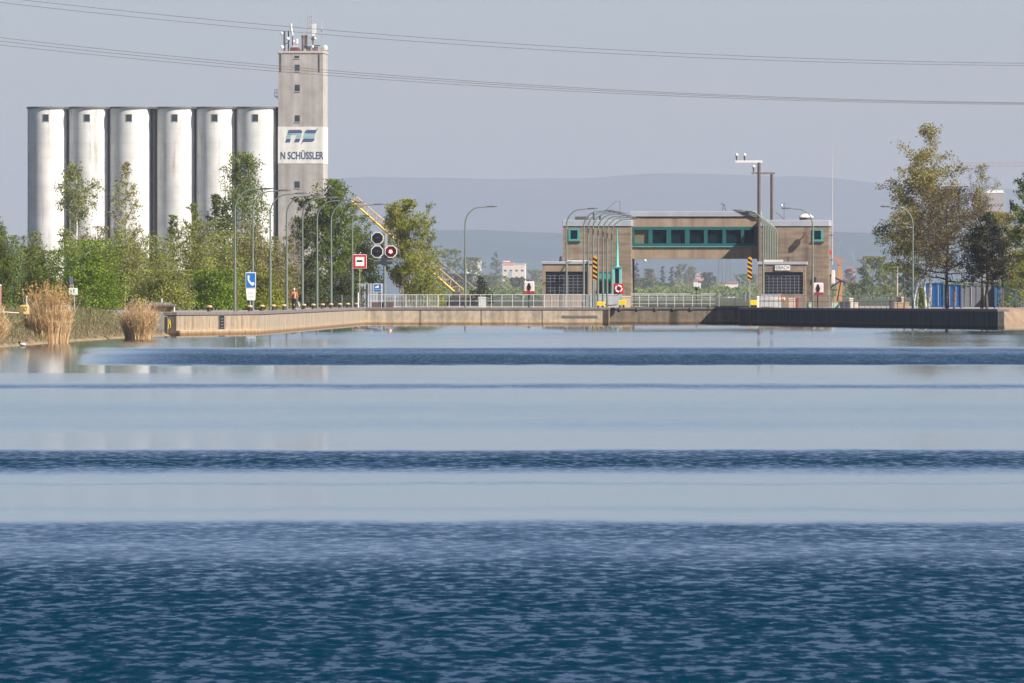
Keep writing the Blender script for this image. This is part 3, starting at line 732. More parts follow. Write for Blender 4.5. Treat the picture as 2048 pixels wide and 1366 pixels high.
bushes = [
    (12, 1010, 470, 100, 'green', 'dark green bush at the far left edge behind the pink pole'),
    (-4, 1040, 432, 56, 'green', 'upright green tree cut by the left edge of the view'),
    (66, 1060, 462, 70, 'birch', 'grey-green thin bush before the left foot of the first silo cylinder'),
    (88, 1000, 500, 92, 'green', 'mid green bush behind the tall reed clump'),
    (196, 1060, 452, 110, 'willow_brown', 'olive brown bush under the loose birch'),
    (250, 1020, 458, 124, 'willow', 'broad olive green willow bush right of the bright green bush'),
    (312, 1030, 470, 120, 'willow', 'pale olive willow bush behind the flat-roofed kiosk'),
    (392, 1040, 441, 112, 'willow', 'wide olive willow bush left of the first street lamp'),
    (346, 1070, 428, 40, 'birch', 'small pointed sapling rising above the olive willow bushes'),
    (388, 1075, 404, 46, 'birch', 'taller pointed sapling before the fourth silo cylinder'),
    (446, 1050, 462, 120, 'willow', 'olive willow bush directly behind the first street lamp'),
    (500, 1060, 444, 104, 'willow_brown', 'brownish willow bush below the dense green birch'),
    (548, 1075, 472, 104, 'willow_brown', 'brown-tinged willow bush behind the third street lamp'),
    (430, 985, 540, 120, 'bright', 'low bright green bush left of the telephone sign'),
    (522, 1010, 548, 90, 'yellowgreen', 'low yellow-green bush right of the telephone sign'),
    (326, 980, 540, 130, 'willow', 'low olive bush right behind the smaller reed clump'),
]
for i, (px, d, top, w, lf, lab) in enumerate(bushes):
    sap = 'sapling' in lab
    grow('young_tree' if sap or 'upright' in lab else 'leafy_bush', lab, 'tree' if sap or 'upright' in lab else 'bush', px, d, top, w, 'tall' if sap else 'bush', lf, 1500 if sap else 5200, 0.21, .05 if not sap else .2, 44 if not sap else 26, 1 if sap else 6, 40 + i, up=.75, clump=.42, group=GL, bark=bark_m)
grow('leafy_bush', 'pale grey blossoming bush behind the walking person', 'bush', 588, 1240, 430, 50, 'bush', 'grey', 1900, 0.2, .05, 30, 4, 61, clump=.4, group=GL, bark=pale_bark)
grow('leafy_bush', 'dark low bush behind the walking person and the fourth lamp', 'bush', 620, 1215, 540, 90, 'bush', 'dark', 3200, 0.24, .03, 28, 5, 62, group=GL)
grow('leafy_bush', 'dark low bush left of the grey panel fence', 'bush', 690, 1225, 545, 80, 'bush', 'dark', 2600, 0.24, .03, 28, 5, 63, group=GL)
# right bank
GR = 'trees on the right bank'
grow('birch_tree', 'tall olive birch with a white trunk on the right bank', 'tree', 1854, 1120, 245, 206, 'crown', 'olive', 11000, 0.25, .26, 92, 2, 71, up=.42, droop=.2, clump=.48, bark=birch_m, group=GR, gap=.22, spread=.16, trunk_r=.24)
grow('pine_tree', 'dark brown twiggy tree with a bare lower trunk right of the white birch trunk', 'tree', 1894, 1112, 372, 172, 'round', 'brown', 4800, 0.2, .22, 46, 1, 72, up=.2, clump=.5, group=GR, trunk_r=.2)
grow('leafy_tree', 'bare twiggy tree with few yellow-green leaves, second from the right edge', 'tree', 1962, 1118, 326, 116, 'open', 'olive', 2300, 0.18, .2, 44, 2, 73, up=.95, clump=.35, group=GR, bare=.3, trunk_r=.13, spread=.3)
grow('conifer_tree', 'dark spreading conifer in front of the blue containers', 'tree', 1974, 1105, 424, 112, 'crown', 'conifer', 3800, 0.24, .26, 46, 1, 74, up=.12, clump=.42, group=GR, trunk_r=.17)
grow('leafy_tree', 'olive brown small-leaved tree in front of the right blue container', 'tree', 2004, 1108, 425, 96, 'round', 'olive', 3600, 0.22, .28, 38, 1, 75, up=.4, clump=.5, group=GR, trunk_r=.12)
grow('leafy_tree', 'dark green leafy tree cut by the right edge of the view', 'tree', 2062, 1100, 330, 80, 'tall', 'green', 4200, 0.26, .2, 36, 1, 76, up=.5, clump=.45, group=GR, droop=.2)
grow('leafy_bush', 'bright yellow-green bush low at the right edge above the blue containers', 'bush', 2036, 1116, 500, 80, 'bush', 'yellowgreen', 2400, 0.22, .35, 28, 3, 77, group=GR)
grow('leafy_tree', 'small olive tree left of the tall birch, hanging low behind the right lamp', 'tree', 1808, 1130, 425, 84, 'round', 'birch', 1700, 0.22, .36, 30, 1, 78, up=.3, droop=.25, clump=.45, group=GR, gap=.1, trunk_r=.08)
grow('leafy_bush', 'dark low bush left of the blue container behind the white davit', 'bush', 1846, 1130, 575, 26, 'bush', 'green', 600, 0.2, .05, 14, 3, 79, group=GR)
# distant trees
GF = 'distant trees beyond the lock'
far = [
    ('leafy_tree', 'hazy olive tree right behind the sparse left tree group', 900, 3200, 498, 64, 'egg', 'birch', 1100),
    ('leafy_tree', 'hazy grey-green tree left of the lone front street lamp', 944, 3400, 515, 56, 'round', 'birch', 900),
    ('poplar_tree', 'narrow upright poplar left of the distant white building', 992, 5200, 502, 24, 'tall', 'green', 900),
    ('leafy_tree', 'round mid green tree below the distant poplar', 980, 3600, 551, 70, 'round', 'green', 1000),
    ('leafy_tree', 'dark round tree in front of the distant white building', 1036, 3300, 556, 44, 'round', 'dark', 900),
    ('leafy_tree', 'pale green hazy tree between white building and gatehouse', 1070, 4600, 540, 40, 'round', 'birch', 700),
    ('leafy_tree', 'low dark hazy tree at the lone front lamp', 922, 2900, 548, 60, 'round', 'dark', 800),
    ('conifer_tree', 'dark pointed conifer at the left edge of the portal opening', 1272, 3600, 526, 30, 'cone', 'dark', 600),
    ('leafy_tree', 'dark round tree second from the left in the portal opening', 1300, 3700, 538, 36, 'round', 'dark', 600),
    ('conifer_tree', 'dark slim conifer left of centre in the portal opening', 1325, 3600, 530, 22, 'cone', 'dark', 500),
    ('conifer_tree', 'smaller dark conifer near the centre of the portal opening', 1343, 3600, 533, 20, 'cone', 'dark', 450),
    ('leafy_tree', 'tall pale green tree in the middle of the portal opening', 1362, 4200, 528, 34, 'egg', 'birch', 800),
    ('leafy_tree', 'tall pale olive tree just right of the portal opening centre', 1382, 4300, 532, 30, 'egg', 'birch', 700),
    ('leafy_tree', 'dark round tree left of the distant pylons', 1414, 3500, 545, 34, 'round', 'dark', 700),
    ('leafy_tree', 'low green tree in front of the red roofed house in the portal', 1288, 3300, 556, 50, 'round', 'green', 700),
    ('leafy_tree', 'bluish green tree at the right edge of the portal opening', 1494, 3800, 548, 50, 'round', 'green', 800),
    ('leafy_tree', 'pale green broad tree right of the gatehouse', 1746, 2400, 513, 74, 'egg', 'birch', 1700),
    ('leafy_tree', 'pale rounded tree behind the thin grey pole right of the gatehouse', 1782, 2500, 528, 56, 'egg', 'birch', 1200),
    ('leafy_tree', 'dark blue-green round tree near the orange crane right of the gatehouse', 1699, 4200, 538, 30, 'round', 'dark', 700),
    ('leafy_tree', 'dark bluish tree low behind the right street lamp', 1822, 2200, 538, 56, 'round', 'dark', 1200),
    ('leafy_tree', 'low pale bush-like tree at the foot of the orange crane', 1712, 2600, 566, 50, 'round', 'birch', 700),
]
for i, (nm, lab, px, d, top, w, pr, lf, n) in enumerate(far):
    d *= 2.2 if d > 2600 else 1.6
    grow(nm, lab, 'tree', px, d, top, w, pr, lf, int(n*2.4), 0.00015*d + .1, .05, 22, 1, 100 + i, up=.6 if pr != 'cone' else .05, clump=0.16*w/FPX*d/3, group=GF)
grow('conifer_tree', 'small dark conifer behind the railing right of the lone front lamp', 'tree', 961, 1420, 553, 52, 'cone', 'conifer', 900, 0.26, .05, 26, 1, 140, up=.15, clump=.5)
# a continuous far wood that reads as one mass
def far_wood(name, spans, d0, d1, leaf, seed, per_px=44):
    rs = np.random.RandomState(seed); Ps = []
    for x0, x1, top in spans:
        n = int((x1 - x0)*per_px)
        d = rs.uniform(d0, d1, n); px = rs.uniform(x0, x1, n)
        prof = 0.78 + 0.22*np.interp(px, np.arange(x0 - 20, x1 + 21, 9.0), rs.uniform(0, 1, len(np.arange(x0 - 20, x1 + 21, 9.0))))
        h = ((HY - top)/FPX*d + CZ - QZ)*prof
        z = QZ + h*np.sqrt(rs.uniform(0, 1, n))
        Ps.append(np.stack([(px - 1024)/FPX*d, d, z], 1))
    P = np.concatenate(Ps)
    o = quads_mesh(name, leaves(P, 1.5, rs, .8), LM[leaf])
    return tag(o, kind='stuff')
far_wood('far_wood', [(880, 1130, 560), (1240, 1530, 562), (1650, 1860, 568)], 8200, 9800, 'birch', 3)
far_wood('far_hedge', [(-30, 560, 590), (880, 1130, 574), (1240, 1530, 573), (1650, 1870, 580), (1870, 2800, 560), (-700, -30, 560)], 6000, 7000, 'green', 4, 34)

# reeds
def reed_clump(label, px, d, top, wpx, zb, n, seed, lean=0.0, plume=0.5, fan=0.18):
    rs = np.random.RandomState(seed)
    X = px_x(px, d); H = px_z(top, d) - zb; W = wpx/FPX*d
    t = thing('reed_clump', label, 'reeds', (X, d, zb), 0, 'reed clumps at the waterline')
    a = rs.uniform(0, 2*math.pi, n); r = np.sqrt(rs.uniform(0, 1, n))
    bx = r*np.cos(a)*W*(0.50 - .4*fan); by = r*np.sin(a)*W*(0.50 - .4*fan)
    h = H*(1 - 0.22*r**2)*np.where(rs.uniform(0, 1, n) < .2, rs.uniform(.62, 1.0, n), rs.uniform(.34, .74, n))
    lx = bx*fan + rs.normal(0, 0.15, n)*h*0.9 + lean*h; ly = by*fan + rs.normal(0, .08, n)*h
    zb_ = -0.25*np.ones(n)
    Q = []; K = 4
    wv = rs.uniform(0.012, 0.030, n); az = rs.uniform(0, math.pi, n)
    wx, wy = np.cos(az)*wv, np.sin(az)*wv
    def pt(k):
        q = k/K
        return np.stack([bx + lx*q**1.8, by + ly*q**1.8, zb_ + (h + .25)*(q - .06*q**3)], 1), (1 - 0.75*q)
    for k in range(K):
        p, w0 = pt(k); q, w1 = pt(k+1)
        w = np.stack([wx, wy, 0*wx], 1)
        Q.append(np.stack([p - w*w0, p + w*w0, q + w*w1, q - w*w1], 1))
    quads_mesh('stalks', np.concatenate(Q), reed_m, t)
    # leaf blades hanging off
    m = n*2; idx = rs.randint(0, n, m); q = rs.uniform(.25, .9, m)
    c = np.stack([bx[idx] + lx[idx]*q**1.8, by[idx] + ly[idx]*q**1.8, (h[idx])*q], 1)
    dv = unit(np.stack([rs.normal(0, .6, m), rs.normal(0, .6, m), rs.uniform(.3, 1.2, m)], 1))*rs.uniform(.2, .55, (m, 1))
    sd = unit(np.cross(dv, rs.normal(size=(m, 3))))*0.018
    quads_mesh('blades', np.stack([c - sd, c + sd, c + dv + sd*.2, c + dv - sd*.2], 1), reed_m, t)
    sel = np.where((h > H*0.66) & (rs.uniform(0, 1, n) < plume))[0]
    tips = np.stack([bx + lx, by + ly, h*0.94], 1)[sel]
    PQ = []
    for j in range(11):
        c = tips + np.stack([rs.normal(0.05, .05, len(sel)), rs.normal(0, .05, len(sel)), rs.uniform(-.10, .38, len(sel))], 1)
        PQ.append(leaves(c, 0.12, rs, .4))
    quads_mesh('plumes', np.concatenate(PQ), plume_m, t)
    return t
reed_m = leafmat('dry_reed', [(0.44, 0.30, 0.15), (0.68, 0.49, 0.28), (0.82, 0.64, 0.40)], 0.2)
plume_m = leafmat('reed_plume', [(0.52, 0.31, 0.12), (0.72, 0.46, 0.20)], 0.3)
reed_clump('tallest dry tan reed clump with orange plumes, left of the white panel sign', 97, 738, 558, 96, 0.1, 2000, 7, plume=.55)
reed_clump('smaller dry tan reed clump leaning right beside the concrete quay wall', 277, 800, 586, 96, 0.15, 1700, 8, lean=.07, plume=.10, fan=.55)
reed_clump('dry reed clump cut by the left edge of the view', -14, 690, 600, 70, 0.2, 900, 9, lean=.14, plume=.10, fan=.6)
# grass on the bank
def bank_grass():
    rs = np.random.RandomState(77); n = 26000
    y = rs.uniform(640, 880, n); s = rs.uniform(0.15, 9, n)
    xs = np.interp(y, [p[1] for p in shore], [p[0] for p in shore])
    z = np.interp(s, [0, .6, 2, 4.5, 7, 14], [0, .35, 1.0, 1.75, 1.95, 1.9])
    P = np.stack([xs - s, y, z], 1)
    tall = (rs.uniform(0, 1, n) < .12) & (s < 3.2)
    h = rs.uniform(.06, .22, n)*np.where(rs.uniform(0, 1, n) < .15, 1.8, 1)*np.where(tall, 1.9, 1)
    tip = P + np.stack([rs.normal(0, .12, n), rs.normal(0, .12, n), h], 1)
    az = rs.uniform(0, math.pi, n); w = np.stack([np.cos(az), np.sin(az), 0*az], 1)*0.025
    o = quads_mesh('bank_grass', np.stack([P - w, P + w, tip + w*.2, tip - w*.2], 1), leafmat('grass_mix', [(0.08, 0.095, 0.03), (0.17, 0.145, 0.06), (0.42, 0.31, 0.16)], .2))
    tag(o, kind='stuff')
bank_grass()
# ------------------------------------------------------------------ lock gatehouse
PHB = math.radians(3.5)
BY = 1240.0; BX = px_x(1347, BY)
def gu(px, v):
    k = (px - 1024.0)/FPX; c, s = math.cos(PHB), math.sin(PHB)
    return (k*(BY + v*c) - BX - v*s)/(c + k*s)
def gz(py, px=1347, v=0.0):
    u = gu(px, v); return px_z(py, BY - u*math.sin(PHB) + v*math.cos(PHB)) - QZ
def gthing(name, label, cat, px, v, z=0.0, group=None, rz=0.0):
    u = gu(px, v); c, s = math.cos(PHB), math.sin(PHB)
    return thing(name, label, cat, (BX + u*c + v*s, BY - u*s + v*c, QZ + z), -PHB + rz, group)
brick_m, brnt, brb = nodes_of('brown_render')
def _brown():
    L = brnt.links.new
    tc = N(brnt, 'ShaderNodeTexCoord'); sp = N(brnt, 'ShaderNodeSeparateXYZ'); L(tc.outputs['Object'], sp.inputs[0])
    mp = N(brnt, 'ShaderNodeMapping'); mp.inputs['Scale'].default_value = (0.5, 0.5, 3.0); L(tc.outputs['Object'], mp.inputs[0])
    n1 = N(brnt, 'ShaderNodeTexNoise'); n1.inputs['Scale'].default_value = 1; n1.inputs['Detail'].default_value = 6; L(mp.outputs[0], n1.inputs['Vector'])
    n2 = N(brnt, 'ShaderNodeTexNoise'); n2.inputs['Scale'].default_value = 0.9; n2.inputs['Detail'].default_value = 7; L(tc.outputs['Object'], n2.inputs['Vector'])
    r1 = ramp(brnt, [(0.3, (0.19, 0.147, 0.112)), (0.5, (0.25, 0.197, 0.15)), (0.7, (0.31, 0.25, 0.19))]); L(n1.outputs['Fac'], r1.inputs[0])
    r2 = ramp(brnt, [(0.0, (1, 1, 1)), (0.62, (1, 1, 1)), (0.72, (1.35, 1.4, 1.45))]); L(n2.outputs['Fac'], r2.inputs[0])
    pp = N(brnt, 'ShaderNodeMath', operation='PINGPONG'); pp.inputs[1].default_value = 0.25; L(sp.outputs['Z'], pp.inputs[0])
    r3 = ramp(brnt, [(0.0, 0.86), (0.03, 0.92), (0.06, 1.0)]); L(pp.outputs[0], r3.inputs[0])
    m1 = N(brnt, 'ShaderNodeMix', data_type='RGBA', blend_type='MULTIPLY'); m1.inputs[0].default_value = 1; L(r1.outputs[0], m1.inputs[6]); L(r2.outputs[0], m1.inputs[7])
    m2 = N(brnt, 'ShaderNodeMix', data_type='RGBA', blend_type='MULTIPLY'); m2.inputs[0].default_value = 1; L(m1.outputs[2], m2.inputs[6]); L(r3.outputs[0], m2.inputs[7])
    mp4 = N(brnt, 'ShaderNodeMapping'); mp4.inputs['Scale'].default_value = (1.6, 1.6, 0.10); L(tc.outputs['Object'], mp4.inputs[0])
    n4 = N(brnt, 'ShaderNodeTexNoise'); n4.inputs['Scale'].default_value = 1; n4.inputs['Detail'].default_value = 6; L(mp4.outputs[0], n4.inputs['Vector'])
    r4 = ramp(brnt, [(0.44, 1.0), (0.56, 0.80), (0.68, 0.52)]); L(n4.outputs['Fac'], r4.inputs[0])
    m4 = N(brnt, 'ShaderNodeMix', data_type='RGBA', blend_type='MULTIPLY'); m4.inputs[0].default_value = 0.8; L(m2.outputs[2], m4.inputs[6]); L(r4.outputs[0], m4.inputs[7]); m2 = m4
    L(m2.outputs[2], brb.inputs['Base Color']); brb.inputs['Roughness'].default_value = 0.9; brb.inputs['Specular IOR Level'].default_value = 0.2
_brown()
beam_m = surf('beam_concrete', (0.35, 0.27, 0.195), 0.85, 0.16, 0.7, streak=0.35, spec=0.2)
fascia_m = surf('zinc_fascia', (0.36, 0.385, 0.44), 0.55, 0.12, 0.4, streak=0.15)
drip_m = surf('drip_dark', (0.05, 0.05, 0.055), 0.7)
tealF = surf('teal_paint', (0.06, 0.30, 0.29), 0.5, 0.12, 1.2)
tealD = surf('deep_teal_paint', (0.015, 0.115, 0.12), 0.5, 0.12, 1.2)
glass_m = surf('window_glass', (0.006, 0.018, 0.030), 0.25, 0.3, 0.8, spec=0.12)
blind_m = surf('drawn_blind', (0.15, 0.15, 0.105), 0.8, 0.05, 1.0)
gh = thing('lock_gatehouse', 'brown concrete lock gatehouse, two towers joined by a bridge of teal windows', 'building', (BX, BY, QZ), -PHB)
TV0 = 1.0                       # tower front plane
def tower(pl, pr, win):
    u0, u1 = gu(pl, TV0), gu(pr, TV0)
    zt = gz(454, pl, TV0); zf = gz(440, pl, TV0)
    t = MB().box(u0, u1, TV0, TV0 + 8, 0, zt).build('tower', brick_m, gh)
    MB().box(u0 - .02, u1 + .02, TV0 - .03, TV0 + 8.03, zt, zt + .10).build('drip_edge', drip_m, t)
    MB().bbox(u0 - .09, u1 + .09, TV0 - .09, TV0 + 8.14, zt + .10, zf, .04).build('fascia', fascia_m, t)
    a, b = gu(win[0], TV0), gu(win[1], TV0); z0, z1 = gz(win[3], pl, TV0), gz(win[2], pl, TV0)
    fm = MB(); w = .22
    fm.box(a, a + w, TV0 - .08, TV0 + .05, z0, z1).box(b - w, b, TV0 - .08, TV0 + .05, z0, z1).box(a + w, b - w, TV0 - .08, TV0 + .05, z1 - w*.6, z1).box(a + w, b - w, TV0 - .08, TV0 + .05, z0, z0 + w)
    fm.build('window_frame', tealF, t)
    MB().box(a + w, b - w, TV0 - .03, TV0 + .02, z0 + w, z1 - w*.6).build('pane', glass_m, t)
    MB().box(a - .1, b + .1, TV0 - .16, TV0 + .02, z0 - .1, z0).build('sill', drip_m, t)
    return t
tL = tower(1126, 1261.5, (1137, 1159, 458, 482))
tR = tower(1516, 1657, (1624, 1646, 459, 483))
# roof things of the left tower: hatch and vents
hv = MB(); zf = gz(440, 1126, TV0)
hv.box(gu(1150, 2), gu(1176, 2), 2, 4, zf, zf + .38); hv.build('roof_hatch', surf('hatch_dark', (.09, .085, .09), .7), tL)
MB().tube([(gu(1188, 2), 2, zf), (gu(1187, 2), 2, zf + .85)], [.13, .09], 8).build('vent_pipe', drip_m, tL)
MB().tube([(gu(1200, 2), 2, zf), (gu(1200, 2), 2, zf + .5)], .10, 8).build('vent_pipe', drip_m, tL)
# bridge
BV = 4.2
u0, u1 = gu(1263.3, TV0), gu(1516, TV0)
br = MB(); zb, z1, z2, z3 = gz(517.5, 1390, BV), gz(494.5, 1390, BV), gz(453.5, 1390, BV), gz(435, 1390, BV)
u0b, u1b = tL.data.vertices[1].co.x, tR.data.vertices[0].co.x
br.box(u0b, u1b, BV, BV + 4, zb, z1).box(u0b, u1b, BV, BV + 4, z2, z3).box(u0b, u1b, BV + .6, BV + 4, z1, z2)
br = br.build('bridge', beam_m, gh)
MB().box(u0b + .01, u1b - .01, BV - .04, BV + 4, z3, z3 + .12).build('drip_edge', drip_m, br)
MB().bbox(u0b - .3, u1b + .1, BV - .14, BV + 4.2, max(z3 + .12, zf + .02), gz(423, 1390, BV), .04).build('fascia', fascia_m, br)
wb = MB(); pn = 7
wb.box(u0b, u1b, BV - .10, BV + .3, z1 + .003, z1 + .42).box(u0b, u1b, BV - .10, BV + .3, z2 - .34, z2 - .003)
edges = [(1265, 1269), (1297, 1305), (1333, 1342), (1370, 1379), (1408, 1415), (1445, 1452), (1482, 1488), (1508, 1516)]
for a, b in edges: wb.box(max(u0b, gu(a, BV)), min(u1b, gu(b, BV)), BV - .08, BV + .3, z1 + .42, z2 - .34)
wbo = MB().box(u0b, u1b, BV - .16, BV - .10, z1 + .02, z1 + .10).build('window_ledge', surf('pale_teal', (.16, .42, .38), .5), br)
wb.build('window_frame', tealD, br)
for i in range(7):
    a, b = gu(edges[i][1], BV), gu(edges[i+1][0], BV)
    MB().box(a - .02, b + .02, BV + .20, BV + .26, z1 + .40, z2 - .32).build('pane', blind_m if i == 0 else glass_m, br)
# annexes
def annex(pl, pr, v0, v1, ft, fb, win):
    u0, u1 = gu(pl, v0), gu(pr, v0)
    zt, zb = gz(ft, pl, v0), gz(fb, pl, v0)
    a, b = gu(win[0], v0), gu(win[1], v0); z0, z1 = gz(win[3], pl, v0), gz(win[2], pl, v0)
    m = MB(); v1 = v1 - .01
    m.box(u0, a, v0, v1, 0, zb).box(b, u1, v0, v1, 0, zb).box(a, b, v0, v1, z1, zb).box(a, b, v0, v1, 0, z0).box(a, b, v0 + .35, v1, z0, z1)
    t = m.build('annex', beam_m if pl < 1200 else brick_m, gh)
    MB().box(u0 - .03, u1 + .03, v0 - .04, v1, zb, zb + .12).build('drip_edge', drip_m, t)
    MB().bbox(u0 - .18, u1 + .18, v0 - .07, v1, zb + .12, zt, .03).build('fascia', fascia_m, t)
    MB().box(a + .01, b - .01, v0 + .25, v0 + .34, z0 + .01, z1 - .01).build('glass_block', surf('block_glass', (.022, .027, .04), .25, .5, 1.1), t)
    g = MB(); nx, nz = 9, 6
    top = z1 - .42
    for i in range(1, nx): x = a + (b - a)*i/nx; g.box(x - .03, x + .03, v0 + .19, v0 + .25, z0 + .02, top)
    for j in range(1, nz + 1): z = z0 + (top - z0)*j/nz; g.box(a + .1, b - .1, v0 + .18, v0 + .24, z - .028, z + .028)
    g.build('grid_bars', surf('grid_grey', (.15, .16, .18), .6), t)
    return t
aL = annex(1085, 1181.5, -4.0, 1.0, 522.5, 530, (1091, 1173.5, 543, 588))
aR = annex(1517, 1611, -4.0, -1.7, 523.5, 531, (1529, 1606, 544, 588))
za = gz(522.5, 1085, -4)
MB().box(gu(1133, 0), gu(1178, 0), .3, .9, za + .01, za + .14).build('flashing_strip', surf('flash_pale', (.62, .56, .50), .7), aL)
MB().tube([(gu(1122, -1), -1, za), (gu(1122, -1), -1, za + .55)], [.2, .14], 8).build('vent_pipe', drip_m, aL)
za = gz(523.5, 1517, -4)
MB().box(gu(1528, -2), gu(1566, -2), -2.3, -1.72, za + .01, za + .22).build('flashing_strip', surf('flash_pale', (.62, .56, .50), .7), aR)
MB().tube([(gu(1576.5, -2), -2, za), (gu(1576.5, -2), -2, za + .55)], [.1, .05], 8).build('vent_pipe', drip_m, aR)
# teal door at the left tower
dv = TV0; a, b = gu(1196, dv), gu(1223, dv)
dm = MB().box(a, b, dv - .06, dv + .02, 0.3, gz(544, 1196, dv)).build('door', tealD, gh)
MB().box(a + .12, a + .68, dv - .09, dv - .05, 0.5, gz(561, 1196, dv)).build('pane', glass_m, dm)
MB().box(a + .85, b - .1, dv - .09, dv - .05, 0.5, gz(561, 1196, dv)).build('pane', glass_m, dm)
MB().box(a + .1, b - .1, dv - .09, dv - .05, gz(558, 1196, dv), gz(547, 1196, dv)).build('upper_panel', tealF, dm)
# skylight dome, antenna frame on roofs
zr = gz(440, 1516, TV0)
dmx = gu(1612, 3)
sk = gthing('skylight_dome', 'white domed skylight on the roof of the right tower', 'skylight', 1612, 3, zr)
MB().lathe([(.72, 0), (.72, .3)], (0, 0, 0), 14).build('base', surf('curb_brown', (.14, .08, .07), .7), sk)
MB().lathe([(.84, .3), (.80, .38), (.55, .58), (.2, .70), (.02, .72)], (0, 0, 0), 14).build('dome', surf('dome_white', (.8, .76, .72), .35), sk)
# name sign
ns = gthing('name_sign', 'white sign reading EIBACH on the right annex', 'sign', 1565, -4.10, gz(540.5, 1565, -4))
hw = (gu(1580, -4) - gu(1550, -4))/2; hh = gz(530.5, 1565, -4) - gz(540.5, 1565, -4)
MB().box(-hw, hw, -.06, 0.09, 0, hh).build('panel', surf('sign_white', (.78, .76, .74), .5, .04), ns)
tx = text_obj('lettering', 'EIBACH', .62, surf('sign_black', (.02, .02, .025), .5), ns, (0, -.066, hh*.5), depth=.004)
w_ = max(v.co.x for v in tx.data.vertices) - min(v.co.x for v in tx.data.vertices); tx.scale = (hw*1.78/w_, hh*.76/(.62*.73), 1)
# wall lamp on the right tower
wl = gthing('wall_floodlight', 'dark floodlight jutting from the right tower wall, casting a long shadow', 'floodlight', 1612, TV0, gz(470, 1612, TV0))
MB().tube([(0, .05, .1), (0, -.55, .18)], .06, 6).build('bracket', drip_m, wl)
MB().bbox(-.24, .24, -1.0, -.45, -.12, .42, .05).build('housing', surf('rusty_brown', (.16, .08, .06), .7), wl)

# ------------------------------------------------------------------ lock gate and its walkway
gate = thing('lock_gate', 'concrete lock gate closing the entrance below the bridge, half in shadow', 'lock gate', (BX, BY, 0), -PHB)
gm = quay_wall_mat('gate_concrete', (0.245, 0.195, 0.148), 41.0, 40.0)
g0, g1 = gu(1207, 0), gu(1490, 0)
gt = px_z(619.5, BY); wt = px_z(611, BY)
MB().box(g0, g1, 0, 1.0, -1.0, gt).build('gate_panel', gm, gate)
MB().bbox(g0, g1, -.06, 1.6, gt, gt + .10, .02).build('top_seal', drip_m, gate)
MB().box(g0, g1, .03, 1.5, gt + .10, gt + .34).build('walkway', surf('walk_steel', (.17, .155, .15), .7, .2, 1.0), gate)
bk = MB()
for px in (1241, 1276, 1312, 1347, 1383): 
    MB().prism([(gu(px, 0) - .12, gt - .02), (gu(px, 0) + .12, gt - .02), (gu(px, 0) + .12, gt + .36), (gu(px, 0) - .12, gt + .36)], -.14, -.07).build('bracket', surf('walk_steel', (.17, .155, .15), .7), gate)
rail_m = surf('rail_galvanised', (.62, .60, .56), .5, .12, 3.0)
rail_d = surf('rail_dull', (.50, .52, .54), .5, .15, 3.0)
def railing(name, label, parent_fn, L_, H, posts, mids, mat, r=.028, infill=None, group=None):
    """railing along local x from 0 to L_"""
    t = parent_fn
    for x in posts:
        MB().tube([(x, 0, 0), (x, 0, H)], r, 6).build('post', mat, t)
    MB().tube([(-.02, 0, H + r*.3), (L_ + .02, 0, H + r*.3)], r*1.25, 6).build('top_rail', mat, t)
    for z in mids:
        MB().tube([(0, 0, z), (L_, 0, z)], r*.8, 6).build('middle_rail', mat, t)
    if infill:
        x0, x1, z0, z1, st = infill
        m = MB(); x = x0
        while x < x1: m.box(x - .016, x + .016, -.016, .016, z0, z1); x += st
        m.build('bars', mat, t)
    return t
zw = gt + .34 - QZ
t = gthing('railing', 'pale tube railing on the near side of the lock gate walkway', 'railing', 1262, -.1, zw)
Lr = gu(1430, -.1) - gu(1262, -.1)
railing('', '', t, Lr, px_z(590.5, BY) - QZ - zw, [gu(p, -.1) - gu(1262, -.1) for p in (1279, 1315, 1349, 1385, 1420)], [px_z(600, BY) - QZ - zw, px_z(607.5, BY) - QZ - zw], rail_m, .035)
t = gthing('railing', 'dark tube railing on the far side of the lock gate walkway', 'railing', 1262, 1.4, zw)
Lr = gu(1503, 1.4) - gu(1262, 1.4)
railing('', '', t, Lr, px_z(588, BY) - QZ - zw, [gu(p, 1.4) - gu(1262, 1.4) for p in (1297, 1332, 1367, 1403, 1438, 1470, 1490)], [px_z(596, BY) - QZ - zw], rail_d, .035)

